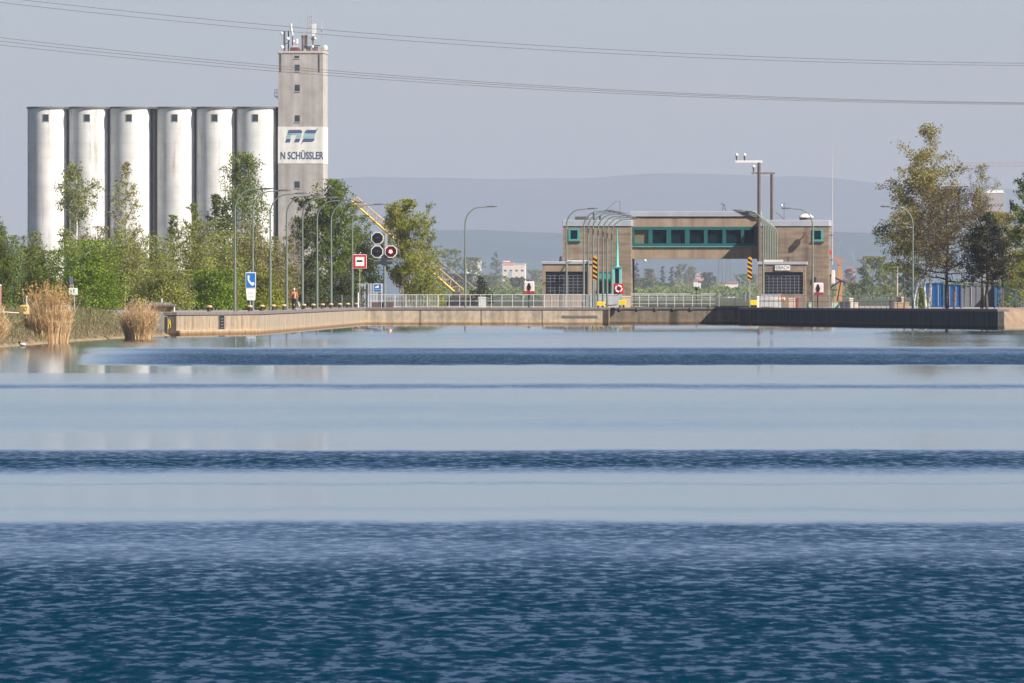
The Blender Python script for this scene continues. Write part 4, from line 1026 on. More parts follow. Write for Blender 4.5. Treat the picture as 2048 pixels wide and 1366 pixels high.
# ------------------------------------------------------------------ street lamps
lampg = surf('lamp_green_grey', (.165, .20, .17), .5, .1, 2.0)
lamph = surf('lamp_head_grey', (.13, .13, .145), .4, .1, 2.0)
def lamp_proto(label, loc, rz, H, arm, group):
    t = thing('street_lamp', label, 'street lamp', loc, rz, group)
    MB().tube([(0, 0, 0), (0, 0, .9*H*.42), (0, 0, H*.42)], [.115, .105, .10], 8).build('lower_pole', lampg, t)
    up_ = MB(); zc = H - 1.75
    pts = [(0, 0, H*.42), (0, 0, H*.6), (0, 0, zc)]
    for k in range(1, 9):
        a = math.pi/2*k/8; pts.append((1.45*(1 - math.cos(a)), 0, zc + 1.65*math.sin(a)))
    pts.append((arm - 1.0, 0, H - .06))
    n = len(pts)
    up_.tube(pts, [.078 - .030*i/(n-1) for i in range(n)], 8).build('upper_pole', lampg, t)
    MB().lathe([(.11, 0), (.12, .06), (.085, .14)], (0, 0, H*.42), 8).build('collar', lampg, t)
    h = MB(); m = [(arm - 1.05, .05, .045), (arm - .85, .13, .07), (arm - .3, .16, .075), (arm, .07, .04)]
    for i in range(3):
        (x0, w0, k0), (x1, w1, k1) = m[i], m[i+1]
        z0, z1 = H - .05 + .012*i, H - .04 + .012*i
        v = [(x0, -w0, z0 - k0), (x0, w0, z0 - k0), (x0, w0, z0 + k0), (x0, -w0, z0 + k0), (x1, -w1, z1 - k1), (x1, w1, z1 - k1), (x1, w1, z1 + k1), (x1, -w1, z1 + k1)]
        h.add(v, [(0, 1, 2, 3), (4, 7, 6, 5), (0, 4, 5, 1), (1, 5, 6, 2), (2, 6, 7, 3), (3, 7, 4, 0)])
    h.build('lamp_head', lamph, t)
    return t
def lamp_at(proto, label, loc, rz, sc, group):
    c = copy_tree(proto); c.location = loc; c.rotation_euler = (0, 0, rz); c.scale = (sc, sc, sc); c['label'] = label; c['group'] = group
    return c
GLL = 'curved street lamps along the left quay'
labs = ['green curved street lamp furthest left, just left of the telephone sign', 'curved street lamp rising right behind the telephone sign', 'curved street lamp between the telephone sign and the walking person',
        'curved street lamp just left of the walking person', 'curved street lamp just right of the walking person', 'curved street lamp, sixth from the left on the left quay',
        'curved street lamp, seventh from the left on the left quay', 'curved street lamp touching the left edge of the red and white square sign']
lp = [(470, 905, 376.5), (505.5, None, 380), (540.6, None, 386), (573.4, None, 390), (605, None, 394), (634.3, None, 400), (662.4, None, 404), (704.7, None, 408)]
L0 = None
for (px, Y, top), lab in zip(lp, labs):
    if Y is None: X, Y = wall_y(px, 1.0)
    else: X = px_x(px, Y)
    H = px_z(top, Y) - QZ
    if L0 is None: L0 = lamp_proto(lab, (X, Y, QZ), 0, H, 3.1, GLL); H0 = H
    else: lamp_at(L0, lab, (X, Y, QZ), 0, H/H0, GLL)
Y = 1216.0
lamp_at(L0, 'lone curved street lamp behind the front railing, right of the crane boom', (px_x(930.5, Y), Y, QZ), 0, (px_z(412.5, Y) - QZ)/H0, GLL)
GLR = 'lamps receding past the left tower'
rowL = [(1133, 1218, 416.6, 'dark curved street lamp in front of the left annex window'), (1167.5, 1244, 420.5, 'second lamp of the row, before the right part of the left annex'),
        (1176.5, 1258, 422.5, 'third lamp of the row before the left tower, just right of the annex window'), (1186, 1273, 424.5, 'fourth lamp of the row before the left tower, behind the striped board'),
        (1196, 1289, 427, 'fifth lamp of the row, at the left edge of the teal door'), (1205.7, 1313, 430.5, 'sixth lamp of the row before the left tower, across the teal door'),
        (1214.4, 1336, 433.5, 'seventh lamp of the row before the left tower, across the teal door'), (1223.5, 1365, 437, 'smallest and last lamp of the row, beside the turquoise spike')]
# the row stands on the island in front of the tower wall
for i, (px, Y, top, lab) in enumerate(rowL):
    Yr = Y if i == 0 else 1227.0 + i*1.35
    lamp_at(L0, lab, (px_x(px, Yr), Yr, QZ), 0, (px_z(top, Yr) - QZ)/H0, GLR)
GRR = 'lamps clustered at the right tower'
names = ['first and tallest lamp of the tight cluster at the right tower, beside the thick mast', 'second lamp from the left in the tight cluster at the right tower', 'third lamp from the left in the tight cluster at the right tower', 'fourth lamp from the left in the tight cluster at the right tower',
         'fifth lamp from the left in the tight cluster at the right tower', 'sixth lamp from the left in the tight cluster at the right tower', 'seventh lamp from the left in the tight cluster at the right tower', 'eighth lamp from the left in the tight cluster at the right tower', 'last lamp of the tight cluster at the right tower, furthest right']
tops = [420, 422, 424, 426, 429, 432, 435, 438, 441]
for i in range(9):
    px = 1526.5 + i*3.45; Yr = 1222 if i == 0 else 1238.2 + i*.17 - (px - 1347)*.0034
    lamp_at(L0, names[i], (px_x(px, Yr), Yr, QZ), math.pi, (px_z(tops[i], Yr) - QZ)/H0, GRR)
lamp_at(L0, 'curved street lamp in front of the right tower window, arm pointing left', (px_x(1625.5, 1190), 1190, QZ), math.pi, (px_z(416, 1190) - QZ)/H0, GLR)
lamp_at(L0, 'curved street lamp left of the tall olive birch, arm pointing left', (px_x(1825.5, 1106), 1106, QZ), math.pi, (px_z(412.5, 1106) - QZ)/H0, GLR)

# ------------------------------------------------------------------ camera masts, thin antenna
mast_m = surf('mast_rust_brown', (.125, .09, .085), .7, .2, 1.5, streak=.2)
armw = surf('mast_white', (.74, .72, .70), .5, .05)
def camera_mast(label, px, v, zb, top, r, arm_px, arm_m, cams):
    t = gthing('camera_mast', label, 'mast', px, v, zb)
    Ht = gz(top, px, v) - zb
    MB().tube([(0, 0, 0), (0, 0, Ht)], [r, r*.92], 12).build('pole', mast_m, t)
    ax = gu(arm_px, v) - gu(px, v)
    MB().bbox(ax, .35, -.13, .13, Ht - .02, Ht + .20, .03).build('arm', arm_m, t)
    for c in cams:
        cx = gu(c, v) - gu(px, v)
        cm = MB().tube([(cx, 0, Ht + .19), (cx, 0, Ht + .55), (cx, 0, Ht + .7)], [.06, .08, .12], 8).build('camera', surf('cam_dark', (.10, .06, .06), .5), t)
        MB().ball((cx + .02, 0, Ht + .82), .17, 10).build('dome', surf('cam_white', (.8, .78, .76), .4), cm)
    return t
zA = gz(523.5, 1517, -4)
camera_mast('tallest thick brown camera mast with two cameras on its white arm', 1518, -2.5, zA, 325, .19, 1470, armw, (1473, 1489))
camera_mast('shorter brown camera mast on the right tower roof with a dark arm', 1543.5, 4.0, gz(440, 1543, 4), 348, .17, 1503, surf('arm_dark', (.20, .17, .18), .6), (1507,))
t = gthing('whip_antenna', 'very tall thin whip antenna fixed to the right wall of the right tower', 'antenna', 1664.5, 4, gz(530, 1664, 4))
Ha = gz(281, 1664, 4) - gz(530, 1664, 4)
MB().tube([(0, 0, 0), (.02, 0, Ha*.3), (.0, 0, Ha*.6), (.06, 0, Ha)], [.055, .05, .035, .015], 6).build('rod', surf('rod_pale', (.5, .45, .42), .5), t)
MB().box(-.45, .05, -.05, .05, .5, .6).box(-.45, .05, -.05, .05, 3.2, 3.3).build('bracket', drip_m, t)
# wire aerials on the roofs
t = gthing('roof_aerial', 'thin bent wire aerial above the roof of the left tower', 'aerial', 1240, 3, gz(440, 1240, 3))
z = lambda p: gz(p, 1240, 3) - gz(440, 1240, 3)
MB().tube([(0, 0, 0), (0, 0, z(403))], .022, 5).tube([(0, 0, z(403)), (gu(1232, 3) - gu(1240, 3), 0, z(402.5)), (gu(1212, 3) - gu(1240, 3), 0, z(420))], .018, 5).build('wire', drip_m, t)
t = gthing('roof_aerial', 'slanted wire aerial with a small white lamp on the right tower roof', 'aerial', 1568, 3, gz(440, 1568, 3))
MB().tube([(0, 0, 0), (.02, 0, z(405))], .025, 5).tube([(0, 0, .1), (gu(1551, 3) - gu(1568, 3), 0, z(424))], .03, 5).build('wire', drip_m, t)
MB().ball((-.25, 0, z(411)), .13, 8).build('lamp', armw, t)
t = gthing('roof_aerial', 'small lattice aerial with a pale disc on the bridge roof', 'aerial', 1448, 6, gz(423, 1448, 6))
MB().tube([(-.22, 0, 0), (0, 0, .85)], .025, 5).tube([(.22, 0, 0), (0, 0, .85)], .025, 5).tube([(-.13, 0, .35), (.13, 0, .35)], .018, 5).build('frame', drip_m, t)
MB().ball((-.2, 0, .8), .14, 8, (1, .4, 1)).build('disc', surf('disc_pale', (.7, .6, .56), .5), t)
# teal hydraulic mast
t = gthing('gate_hoist', 'turquoise gate hoist with a tall tapering spike before the left tower', 'hoist', 1234.5, -.8, 0)
ub = lambda p: gu(p, -.8) - gu(1234.5, -.8)
hz_ = lambda p: gz(p, 1234, -.8)
m = MB(); m.box(ub(1225.5), ub(1230), -.35, .35, .2, hz_(537)).box(ub(1238.5), ub(1243.5), -.35, .35, .2, hz_(537)).box(ub(1230), ub(1238.5), .2, .34, .2, hz_(537)).build('frame', surf('hoist_teal', (.20, .50, .50), .5, .1), t)
MB().bbox(ub(1225), ub(1244), -.4, .4, hz_(537), hz_(534), .03).build('head_plate', surf('hoist_teal_dark', (.06, .26, .26), .5), t)
MB().tube([(0, 0, hz_(534)), (0, 0, hz_(531)), (0, 0, hz_(490)), (0, 0, hz_(484)), (0, 0, hz_(457))], [.34, .17, .12, .075, .05], 8).build('spike', surf('spike_turquoise', (.12, .43, .39), .5, .08), t)
MB().tube([(0, -.1, .4), (0, -.1, hz_(538))], .12, 8).build('piston', drip_m, t)

t = gthing('signal_post', 'small dark signal head on a thin post on the lock gate walkway', 'signal', 1393, 1.2, gt + .34 - QZ)
zz = gz(574, 1393, 1.2) - (gt + .34 - QZ)
MB().tube([(0, 0, 0), (0, 0, zz - .3)], .05, 6).build('post', drip_m, t)
MB().lathe([(.08, zz - .35), (.17, zz - .25), (.17, zz - .05), (.10, zz)], (0, 0, 0), 10).build('head', surf('signal_head_black', (.012, .012, .015), .4), t)
# ------------------------------------------------------------------ quay furniture, left side
black_m = surf('signal_black', (.008, .008, .012), .35)
whitep = surf('white_paint', (.80, .78, .75), .45, .05)
redp = surf('red_paint', (.55, .02, .03), .45, .08)
bluep = surf('blue_paint', (.01, .16, .50), .45, .08)
steel = surf('galvanised_steel', (.46, .47, .48), .45, .12, 2.0)
postg = surf('post_grey_green', (.17, .20, .19), .5, .12, 2.0)
yellowp = surf('yellow_paint', (.80, .52, .01), .5, .1, 2.0)
# mooring bollards on the angled wall
boll_top = surf('bollard_cap_tan', (.55, .40, .20), .6, .2, 4.0)
boll_low = surf('bollard_dark', (.035, .03, .03), .6, .2, 3.0)
GB = 'mooring bollards along the left quay edge'
where = ['alone left of the first lamp', 'at the foot of the telephone sign', 'first right of the telephone sign', 'at the third lamp', 'left of the fourth lamp', 'in front of the walking person', 'at the fifth lamp', 'between the fifth and sixth lamps', 'right of the sixth lamp', 'at the seventh lamp', 'second right of the sixth lamp, before the fence', 'third from the white post', 'beside the white post']
bpx = [418.5, 499.5, 524, 546.5, 567.5, 587.7, 607.5, 626.5, 645, 662, 679.5, 695.5, 712]
proto_b = None
for i, px in enumerate(bpx):
    if i < 2: X, Y = px_x(px, 897.5 - (0 if i else 12) + 6), 897.5 + (6 if i else -6)
    else: X, Y = wall_y(px, .62)
    lab = 'dark mooring bollard with tan cap ' + where[i]
    if proto_b is None:
        proto_b = thing('mooring_bollard', lab, 'bollard', (X, Y, QZ), 0, GB)
        MB().lathe([(.19, 0), (.16, .08), (.11, .22), (.12, .30), (.20, .36)], (0, 0, 0), 12).build('post', boll_low, proto_b)
        MB().lathe([(.20, .34), (.235, .40), (.22, .48), (.12, .52)], (0, 0, 0), 12).build('cap', boll_top, proto_b)
    else:
        c = copy_tree(proto_b); c.location = (X, Y, QZ); c['label'] = lab
# telephone sign
d = 912.0
t = thing('telephone_sign', 'blue sign with a white telephone handset above a white tapered panel', 'sign', (px_x(501.5, d), d, QZ))
pz = lambda y: px_z(y, d) - QZ
pxu = lambda x: px_x(x, d) - px_x(501.5, d)
MB().tube([(-.05, 0, 0), (-.05, 0, pz(541))], .035, 8).build('post', steel, t)
pan = MB().bbox(pxu(491.2), pxu(511.8), -.08, -.045, pz(576.5), pz(544.7), .01).build('border', whitep, t)
MB().box(pxu(492.6), pxu(510.4), -.095, -.081, pz(575.2), pz(546.2)).build('blue_field', bluep, t)
def zc(*p): return [(pxu(380 + x/4.876), pz(500 + y/4.876)) for x, y in p]
hs = [(562, 248), (577, 246), (583, 262), (580, 275), (577, 285), (588, 305), (600, 318), (612, 312), (626, 318), (628, 335), (618, 347), (602, 346), (585, 332), (570, 308), (562, 285)]
hp = zc(*hs); hp.reverse()
bm_ = bmesh.new(); vs = [bm_.verts.new((x, -.11, z)) for x, z in hp]; bm_.faces.new(vs); bmesh.ops.triangulate(bm_, faces=bm_.faces[:])
me = bpy.data.meshes.new('handset'); ext = bmesh.ops.extrude_face_region(bm_, geom=bm_.faces[:]); bmesh.ops.translate(bm_, verts=[e for e in ext['geom'] if isinstance(e, bmesh.types.BMVert)], vec=(0, .013, 0)); bmesh.ops.recalc_face_normals(bm_, faces=bm_.faces[:]); bm_.to_mesh(me); bm_.free()
me.materials.append(whitep); o = link(bpy.data.objects.new('handset', me)); o.parent = t
MB().prism([(pxu(494), pz(600.5)), (pxu(510.6), pz(600.5)), (pxu(511.8), pz(577)), (pxu(491.6), pz(577))], -.08, -.045).build('text_panel', whitep, t)
fr = surf('faded_print', (.62, .50, .50), .6)
fm = MB()
for yy, x0, x1 in ((585, 496, 508), (587, 497, 508), (592, 497, 507), (594, 498, 506)): fm.box(pxu(x0), pxu(x1), -.088, -.081, pz(yy + .8), pz(yy))
fm.build('faded_print', fr, t)
# red and white square sign with dash
d = 1213.5
t = thing('waterway_sign', 'white square sign with red border and short black dash', 'sign', (px_x(719.5, d), d, QZ))
pz = lambda y: px_z(y, d) - QZ
pxu = lambda x: px_x(x, d) - px_x(719.5, d)
MB().tube([(0, 0, 0), (0, 0, pz(506))], .035, 8).build('post', steel, t)
MB().ball((.08, 0, pz(505.5)), .07, 8).build('post_cap', steel, t)
MB().bbox(pxu(705.7), pxu(733.4), -.08, -.05, pz(537), pz(508.8), .02).build('rim', whitep, t)
MB().box(pxu(706.5), pxu(732.6), -.095, -.081, pz(536.2), pz(509.6)).build('red_border', redp, t)
MB().box(pxu(711), pxu(728.4), -.108, -.096, pz(532), pz(514)).build('white_field', whitep, t)
MB().bbox(pxu(713.4), pxu(725), -.12, -.109, pz(523.8), pz(520.2), .005).build('dash', black_m, t)
# signal lights
d = 1214.0
t = thing('signal_light', 'three octagonal black signal lights with white rims, the right one lit red', 'signal light', (px_x(769, d), d, QZ))
pz = lambda y: px_z(y, d) - QZ
pxu = lambda x: px_x(x, d) - px_x(769, d)
MB().tube([(0, .1, 0), (0, .1, pz(470))], [.155, .12], 10).build('pole', postg, t)
MB().box(pxu(750), pxu(784), .0, .25, pz(528), pz(523)).box(pxu(763), pxu(774), -.05, .3, pz(531), pz(512)).build('bracket', surf('bracket_dark', (.03, .04, .05), .5), t)
MB().box(pxu(770), pxu(775), .12, .3, pz(497), pz(467)).build('rear_box', surf('box_grey', (.36, .37, .40), .6), t)
def octagon(cx, cz, r): return [(cx + r*math.cos(math.pi/8 + k*math.pi/4), cz + r*math.sin(math.pi/8 + k*math.pi/4)) for k in range(8)]
lit = glow('red_signal_glow', (1.0, .03, .02), 9.0); core = glow('red_signal_core', (1.0, .55, .35), 30.0)
for cx, cy, on in ((755, 476.3, 0), (754.3, 503.2, 0), (782, 503, 1)):
    X, Z = pxu(cx), pz(cy)
    r = 13.2/FPX*d
    b = MB().prism(octagon(X, Z, r), -.12, .0).build('white_rim', whitep, t)
    MB().prism(octagon(X, Z, r*.87), -.14, -.121).build('black_face', black_m if not on else surf('signal_red_black', (.035, .003, .008), .4), t)
    MB().tube([(X, -.141, Z), (X, -.30, Z)], [.16, .17], 14).build('hood', black_m, b)
    if on:
        MB().ball((X - .03, -.25, Z), .20, 12, (1, .5, 1)).build('red_lens', lit, b)
        MB().ball((X - .04, -.37, Z - .02), .11, 10, (1, .4, 1)).build('lamp_core', core, b)
    else:
        MB().box(X - .2, X + .22, -.305, -.3, Z + .02, Z + .06).build('hood_glint', surf('glint_grey', (.12, .13, .15), .3), b)
vm = surf('visor_olive', (.14, .14, .10), .6)
for x0, x1 in ((748, 764), (774, 788)): MB().prism([(pxu(x0), pz(523.5)), (pxu(x0 + 1.5), pz(529)), (pxu(x1 - 1.5), pz(529)), (pxu(x1), pz(523.5)), (pxu(x1), pz(517)), (pxu(x0), pz(517))], .02, .5).build('lower_box', vm, t)
# small blue sign
d = 1213.0
t = thing('blue_sign', 'small blue square sign with a white ship shape beside the signal pole', 'sign', (px_x(755.5, d), d, QZ))
pz = lambda y: px_z(y, d) - QZ
pxu = lambda x: px_x(x, d) - px_x(755.5, d)
MB().tube([(.35, .05, 0), (.35, .05, pz(569))], .03, 6).build('post', steel, t)
MB().bbox(pxu(747.5), pxu(763.5), -.06, -.03, pz(584.3), pz(567.5), .01).build('border', whitep, t)
MB().box(pxu(748.4), pxu(762.6), -.075, -.061, pz(583.4), pz(568.4)).build('blue_field', surf('blue_mid', (.02, .13, .34), .5), t)
MB().prism([(pxu(750), pz(575.6)), (pxu(757.5), pz(575.6)), (pxu(757.5), pz(571)), (pxu(755), pz(571.3)), (pxu(752.5), pz(573.2)), (pxu(750), pz(574))], -.088, -.076).build('ship_shape', whitep, t)
MB().box(pxu(750), pxu(761.5), -.088, -.076, pz(579.6), pz(578.4)).build('white_line', surf('line_pale', (.25, .4, .6), .5), t)
# grey panel fence, low mesh fence, white post
d = 1232.0
t = thing('panel_fence', 'grey ribbed panel fence behind the red and white sign', 'fence', (px_x(713, d), d, QZ))
pz = lambda y: px_z(y, d) - QZ
pxu = lambda x: px_x(x, d) - px_x(713, d)
gpan = surf('panel_grey', (.34, .36, .40), .6, .1, 1.0, streak=.12)
m = MB(); x = pxu(713); k = 0
while x < pxu(770):
    m.box(x, x + .16, (.0 if k % 2 else .04), .1, 0, pz(567) - .004*k*0); x += .16; k += 1
m.build('panels', gpan, t)
for p in (735, 760): MB().box(pxu(p) - .05, pxu(p) + .05, -.06, -.005, 0, pz(568)).build('post', surf('post_dark', (.05, .06, .06), .6), t)
d = 1216.0
t = thing('mesh_fence', 'low dark mesh fence behind the last bollards of the left quay', 'fence', (px_x(660, d), d, QZ))
pxu = lambda x: px_x(x, d) - px_x(660, d)
fd = surf('fence_dark_green', (.06, .075, .06), .7)
for p in (636, 660, 684, 705): MB().tube([(pxu(p), 0, 0), (pxu(p), 0, 1.35)], .03, 6).build('post', steel, t)
m = MB()
for k in range(120): x = pxu(622) + (pxu(713) - pxu(622))*k/119; m.box(x - .006, x + .006, -.01, 0, .05, 1.3)
for z in (.1, .5, .9, 1.3): m.box(pxu(622), pxu(713), -.012, .002, z - .008, z + .008)
m.build('mesh', fd, t)
d = 1209.5
t = MB().tube([(0, 0, 0), (0, 0, 1.62)], .065, 8).build('white_post', whitep, None, (px_x(716.3, 1213.2), 1213.2, QZ)); tag(t, 'plain white post standing beside the red and white sign', 'post')
# front railing
d = 1212.9
def fr_railing(x0, x1, step, label, bars=None, H=None, box=None):
    t = thing('railing', label, 'railing', (px_x(x0, d), d, QZ), 0, 'grey railing sections on the front quay')
    L_ = px_x(x1, d) - px_x(x0, d); H = 1.38
    n = max(1, round((x1 - x0)/step))
    for i in range(n + 1): MB().tube([(L_*i/n, 0, 0), (L_*i/n, 0, H)], .038, 6).build('post', rail_d, t)
    MB().tube([(0, 0, H), (L_, 0, H)], .042, 6).build('top_rail', rail_d, t)
    MB().tube([(0, 0, H*.52), (L_, 0, H*.52)], .032, 6).build('middle_rail', rail_d, t)
    if bars:
        m = MB(); k = int(L_/.16)
        for i in range(k): 
            x = L_*(i + .5)/k; m.box(x - .017, x + .017, -.017, .017, bars, H - .03)
        m.box(0, L_, -.02, .02, bars - .04, bars)
        m.build('bars', rail_d, t)
fr_railing(736, 789, 26, 'railing with close upright bars above the brown box, left end of front quay', .72)
fr_railing(790, 876, 20, 'railing with close upright bars right of the brown box', .16)
fr_railing(877, 1088, 20.5, 'long open railing with wide bays between the bar panels and left annex')
fr_railing(1089, 1174, 14, 'railing with closer bays in front of the left annex', .14)
MB_ = MB().bbox(0, px_x(786, d) - px_x(743, d), -.35, .35, 0, .58, .03).build('brown_box', surf('dull_brown', (.11, .075, .07), .8, .2, 2.0), None, (px_x(743, 1212.6), 1214.6, QZ)); tag(MB_, 'long dull brown box under the left end of the railing', 'box')
# low objects behind the front railing
def crate(name, label, cat, px0, px1, top, Y, col, depth=.6, lid=None, z0=QZ):
    w = px_x(px1, Y) - px_x(px0, Y); h = px_z(top, Y) - z0
    t = thing(name, label, cat, (px_x(px0, Y), Y, z0))
    MB().bbox(0, w, 0, depth, 0, h*.9, .02).build('body', surf(name + '_' + str(px0), col, .7, .15, 2.0), t)
    MB().bbox(-.03, w + .03, -.03, depth + .03, h*.9, h, .02).build('lid', surf(name + '_lid_' + str(px0), lid or tuple(min(1, c*1.15) for c in col), .7, .1, 2.0), t)
    return t
crate('control_cabinet', 'pale grey cabinet behind the open railing, right of the lone lamp', 'cabinet', 957, 972, 594, 1222, (.50, .50, .50))
crate('control_cabinet', 'grey cabinet panels behind the yellow bollards beside the left annex', 'cabinet', 1180, 1238, 588, 1236, (.42, .43, .45), .4)
crate('concrete_block', 'low pale concrete block at the right foot of the left tower', 'block', 1243, 1261, 592, 1238, (.55, .45, .35), .5)
# signal boxes (red and white) either side of the lock
def signal_box(label, px, top, bot, Y):
    t = thing('signal_box', label, 'signal', (px_x(px, Y), Y, QZ), 0, 'red and white signal boxes beside the lock')
    z1, z0 = px_z(top, Y) - QZ, px_z(bot, Y) - QZ; w = 10.6/FPX*Y
    MB().tube([(0, .1, 0), (0, .1, z0)], .10, 8).build('post', surf('post_dark', (.05, .06, .06), .6), t)
    MB().bbox(-w, w, -.2, .3, z0 + (z1 - z0)*.22, z1, .09).build('white_body', surf('box_white', (.66, .56, .54), .5), t)
    MB().bbox(-w*1.02, w*1.02, -.22, .32, z0, z0 + (z1 - z0)*.22, .04).build('red_base', surf('dark_red', (.30, .02, .04), .5), t)
    zc_ = z0 + (z1 - z0)*.58; h = (z1 - z0)*.33
    MB().prism([(-.12, zc_ - h), (.12, zc_ - h), (.22, zc_ - h*.2), (.14, zc_ + h*.4), (.03, zc_ + h), (-.03, zc_ + h), (-.14, zc_ + h*.4), (-.22, zc_ - h*.2)], -.26, -.2).build('dark_lens', black_m, t)
signal_box('red and white signal box on a post behind the railing, left of the gatehouse', 1058, 563, 587.5, 1226)
signal_box('red and white signal box in front of the right tower, below the dark vent', 1636, 565.5, 590, 1205)
# hazard boards
def hazard(label, px, top, bot, Y, flip, foot):
    t = thing('hazard_board', label, 'hazard board', (px_x(px, Y), Y, QZ), 0, 'black and yellow striped boards at the lock entrance')
    z1, z0 = px_z(top, Y) - QZ, px_z(bot, Y) - QZ; w = .23
    MB().tube([(0, .03, 0), (0, .03, z1 + .15)], .03, 6).build('post', steel, t)
    MB().box(-w, w, -.03, .0, z0, z1).build('board', surf('hazard_orange', (.75, .33, .02), .5, .08), t)
    n = 5; H = (z1 - z0)
    for i in range(n):
        a = z0 + H*(i + .10)/n; s = H/n*.5; k = .26*(1 if flip else -1)
        poly = [(-w, a - k*.5 + .0), (w, a + k*.5), (w, a + k*.5 + s), (-w, a - k*.5 + s)]
        poly = [(x, min(z1, max(z0, z))) for x, z in poly]
        MB().prism(poly, -.042, -.031).build('black_stripe', black_m, t)
hazard('striped board on a pole at the left side of the lock entrance', 1190, 513, 560, 1215, False, 0)
hazard('striped board on a pole at the right side of the lock entrance', 1499.5, 515, 560, 1219.5, False, 0)
# yellow mooring blocks
def yblock(label, px0, px1, top, Y):
    w = px_x(px1, Y) - px_x(px0, Y); h = px_z(top, Y) - QZ
    t = thing('mooring_block', label, 'mooring block', (px_x(px0, Y), Y, QZ), 0, 'yellow mooring blocks at the lock entrance')
    MB().bbox(0, w, 0, .5, h*.35, h, .05).build('yellow_cap', yellowp, t)
    m = MB().box(w*.12, w*.32, .05, .45, 0, h*.35).build('foot', boll_low, t)
    MB().box(w*.6, w*.82, .05, .45, 0, h*.35).build('foot', boll_low, t)
yblock('yellow mooring block at the left corner of the lock entrance', 1193, 1210, 603.5, 1216)
yblock('yellow mooring block at the foot of the left tower by the lifebuoy', 1235, 1252, 600.5, 1237)
yblock('yellow mooring block at the right corner beside the white post', 1500, 1514, 600, 1221)
cm = MB(); pts = [Vector((px_x(1210 + i*(1236 - 1210)/12, 1217), 1217 + i*1.55, QZ + .34 - .10*math.sin(math.pi*i/12))) for i in range(13)]
cm.tube(pts, .07, 6)
o = cm.build('chain', surf('chain_rust', (.13, .07, .05), .7)); tag(o, 'rusty chain slung between the two left yellow mooring blocks', 'chain')
o = MB().bbox(-.17, .17, 0, .3, 0, px_z(592, 1223) - QZ, .02).build('white_post', whitep, None, (px_x(1517, 1223), 1223, QZ)); tag(o, 'stout white post beside the right yellow mooring block', 'post')
# lifebuoy
Y = 1232.0
t = thing('lifebuoy', 'white ring lifebuoy on a red board before the turquoise hoist', 'lifebuoy', (px_x(1237, Y), Y, QZ))
z0, z1 = px_z(588.5, Y) - QZ, px_z(567, Y) - QZ; w = 10/FPX*Y; zc_ = (z0 + z1)/2
MB().tube([(0, .05, 0), (0, .05, z0)], .05, 6).build('post', steel, t)
MB().bbox(-w, w, -.03, .04, z0, z1, .05).build('board', redp, t)
for k in range(4):
    a0 = math.pi/2*k + .5 + (0 if k % 2 else .0)
    pts = [(.33*math.cos(a0 + (math.pi/2 - .35)*i/6), -.12, zc_ + .33*math.sin(a0 + (math.pi/2 - .35)*i/6)) for i in range(7)]
    MB().tube(pts, .095, 8).build('ring_segment', whitep, t)
pts = [(.33*math.cos(2*math.pi*i/24), -.115, zc_ + .33*math.sin(2*math.pi*i/24)) for i in range(25)]
MB().tube(pts, .075, 8).build('ring', surf('ring_red', (.50, .05, .05), .5), t)

# ------------------------------------------------------------------ right quay
def on_right(px, back):
    """point back metres behind the face of the right quay wall"""
    dx, dy = F[0] - E[0], F[1] - E[1]; L_ = math.hypot(dx, dy); nx, ny = -dy/L_, dx/L_   # towards the land
    ex, ey = E[0] + nx*back, E[1] + ny*back; k = (px - 1024)/FPX
    s = (k*ey - ex)/(dx - k*dy)
    return ex + s*dx, ey + s*dy
x0, y0 = on_right(1519, .8); x1, y1 = on_right(1795, .8)
t = thing('railing', 'long tube railing along the edge of the dark right quay', 'railing', (x0, y0, QZ), math.atan2(y1 - y0, x1 - x0))
L_ = math.hypot(x1 - x0, y1 - y0); n = 27
rail_r = surf('rail_dark', (.16, .16, .17), .5, .2, 2.0)
for i in range(n + 1): MB().tube([(L_*i/n, 0, 0), (L_*i/n, 0, 1.25)], .033, 6).build('post', rail_r, t)
MB().tube([(0, 0, 1.27), (L_, 0, 1.27)], .038, 6).build('top_rail', rail_d, t)
MB().tube([(0, 0, .68), (L_, 0, .68)], .022, 6).build('middle_rail', rail_r, t)
x0, y0 = on_right(1522, 1.4); x1, y1 = on_right(1560, 1.4)
t = thing('railing', 'short double railing with close bars before the right annex', 'railing', (x0, y0, QZ), math.atan2(y1 - y0, x1 - x0))
L2 = math.hypot(x1 - x0, y1 - y0)
railing('', '', t, L2, 1.45, [0, L2*.5, L2], [.75], rail_d, .03, (.1, L2 - .1, .12, 1.4, .32))
peach = surf('peach_orange', (.80, .38, .22), .6, .1)
for i, (px, lab) in enumerate(((1546.5, 'first peach coloured round float from the left on the right quay'), (1551.5, 'second peach coloured round float from the left on the right quay'), (1558, 'third peach coloured round float from the left on the right quay'), (1566.5, 'fourth peach coloured round float, slightly apart on the right'))):
    Y = 1216.0
    t = thing('mooring_float', lab, 'float', (px_x(px, Y), Y, QZ), 0, 'peach floats on the right quay')
    MB().tube([(0, 0, 0), (0, 0, .72)], .05, 6).build('stand', steel, t)
    MB().ball((0, 0, .92), .24, 12, (1, 1, .9)).build('float_ball', peach, t)
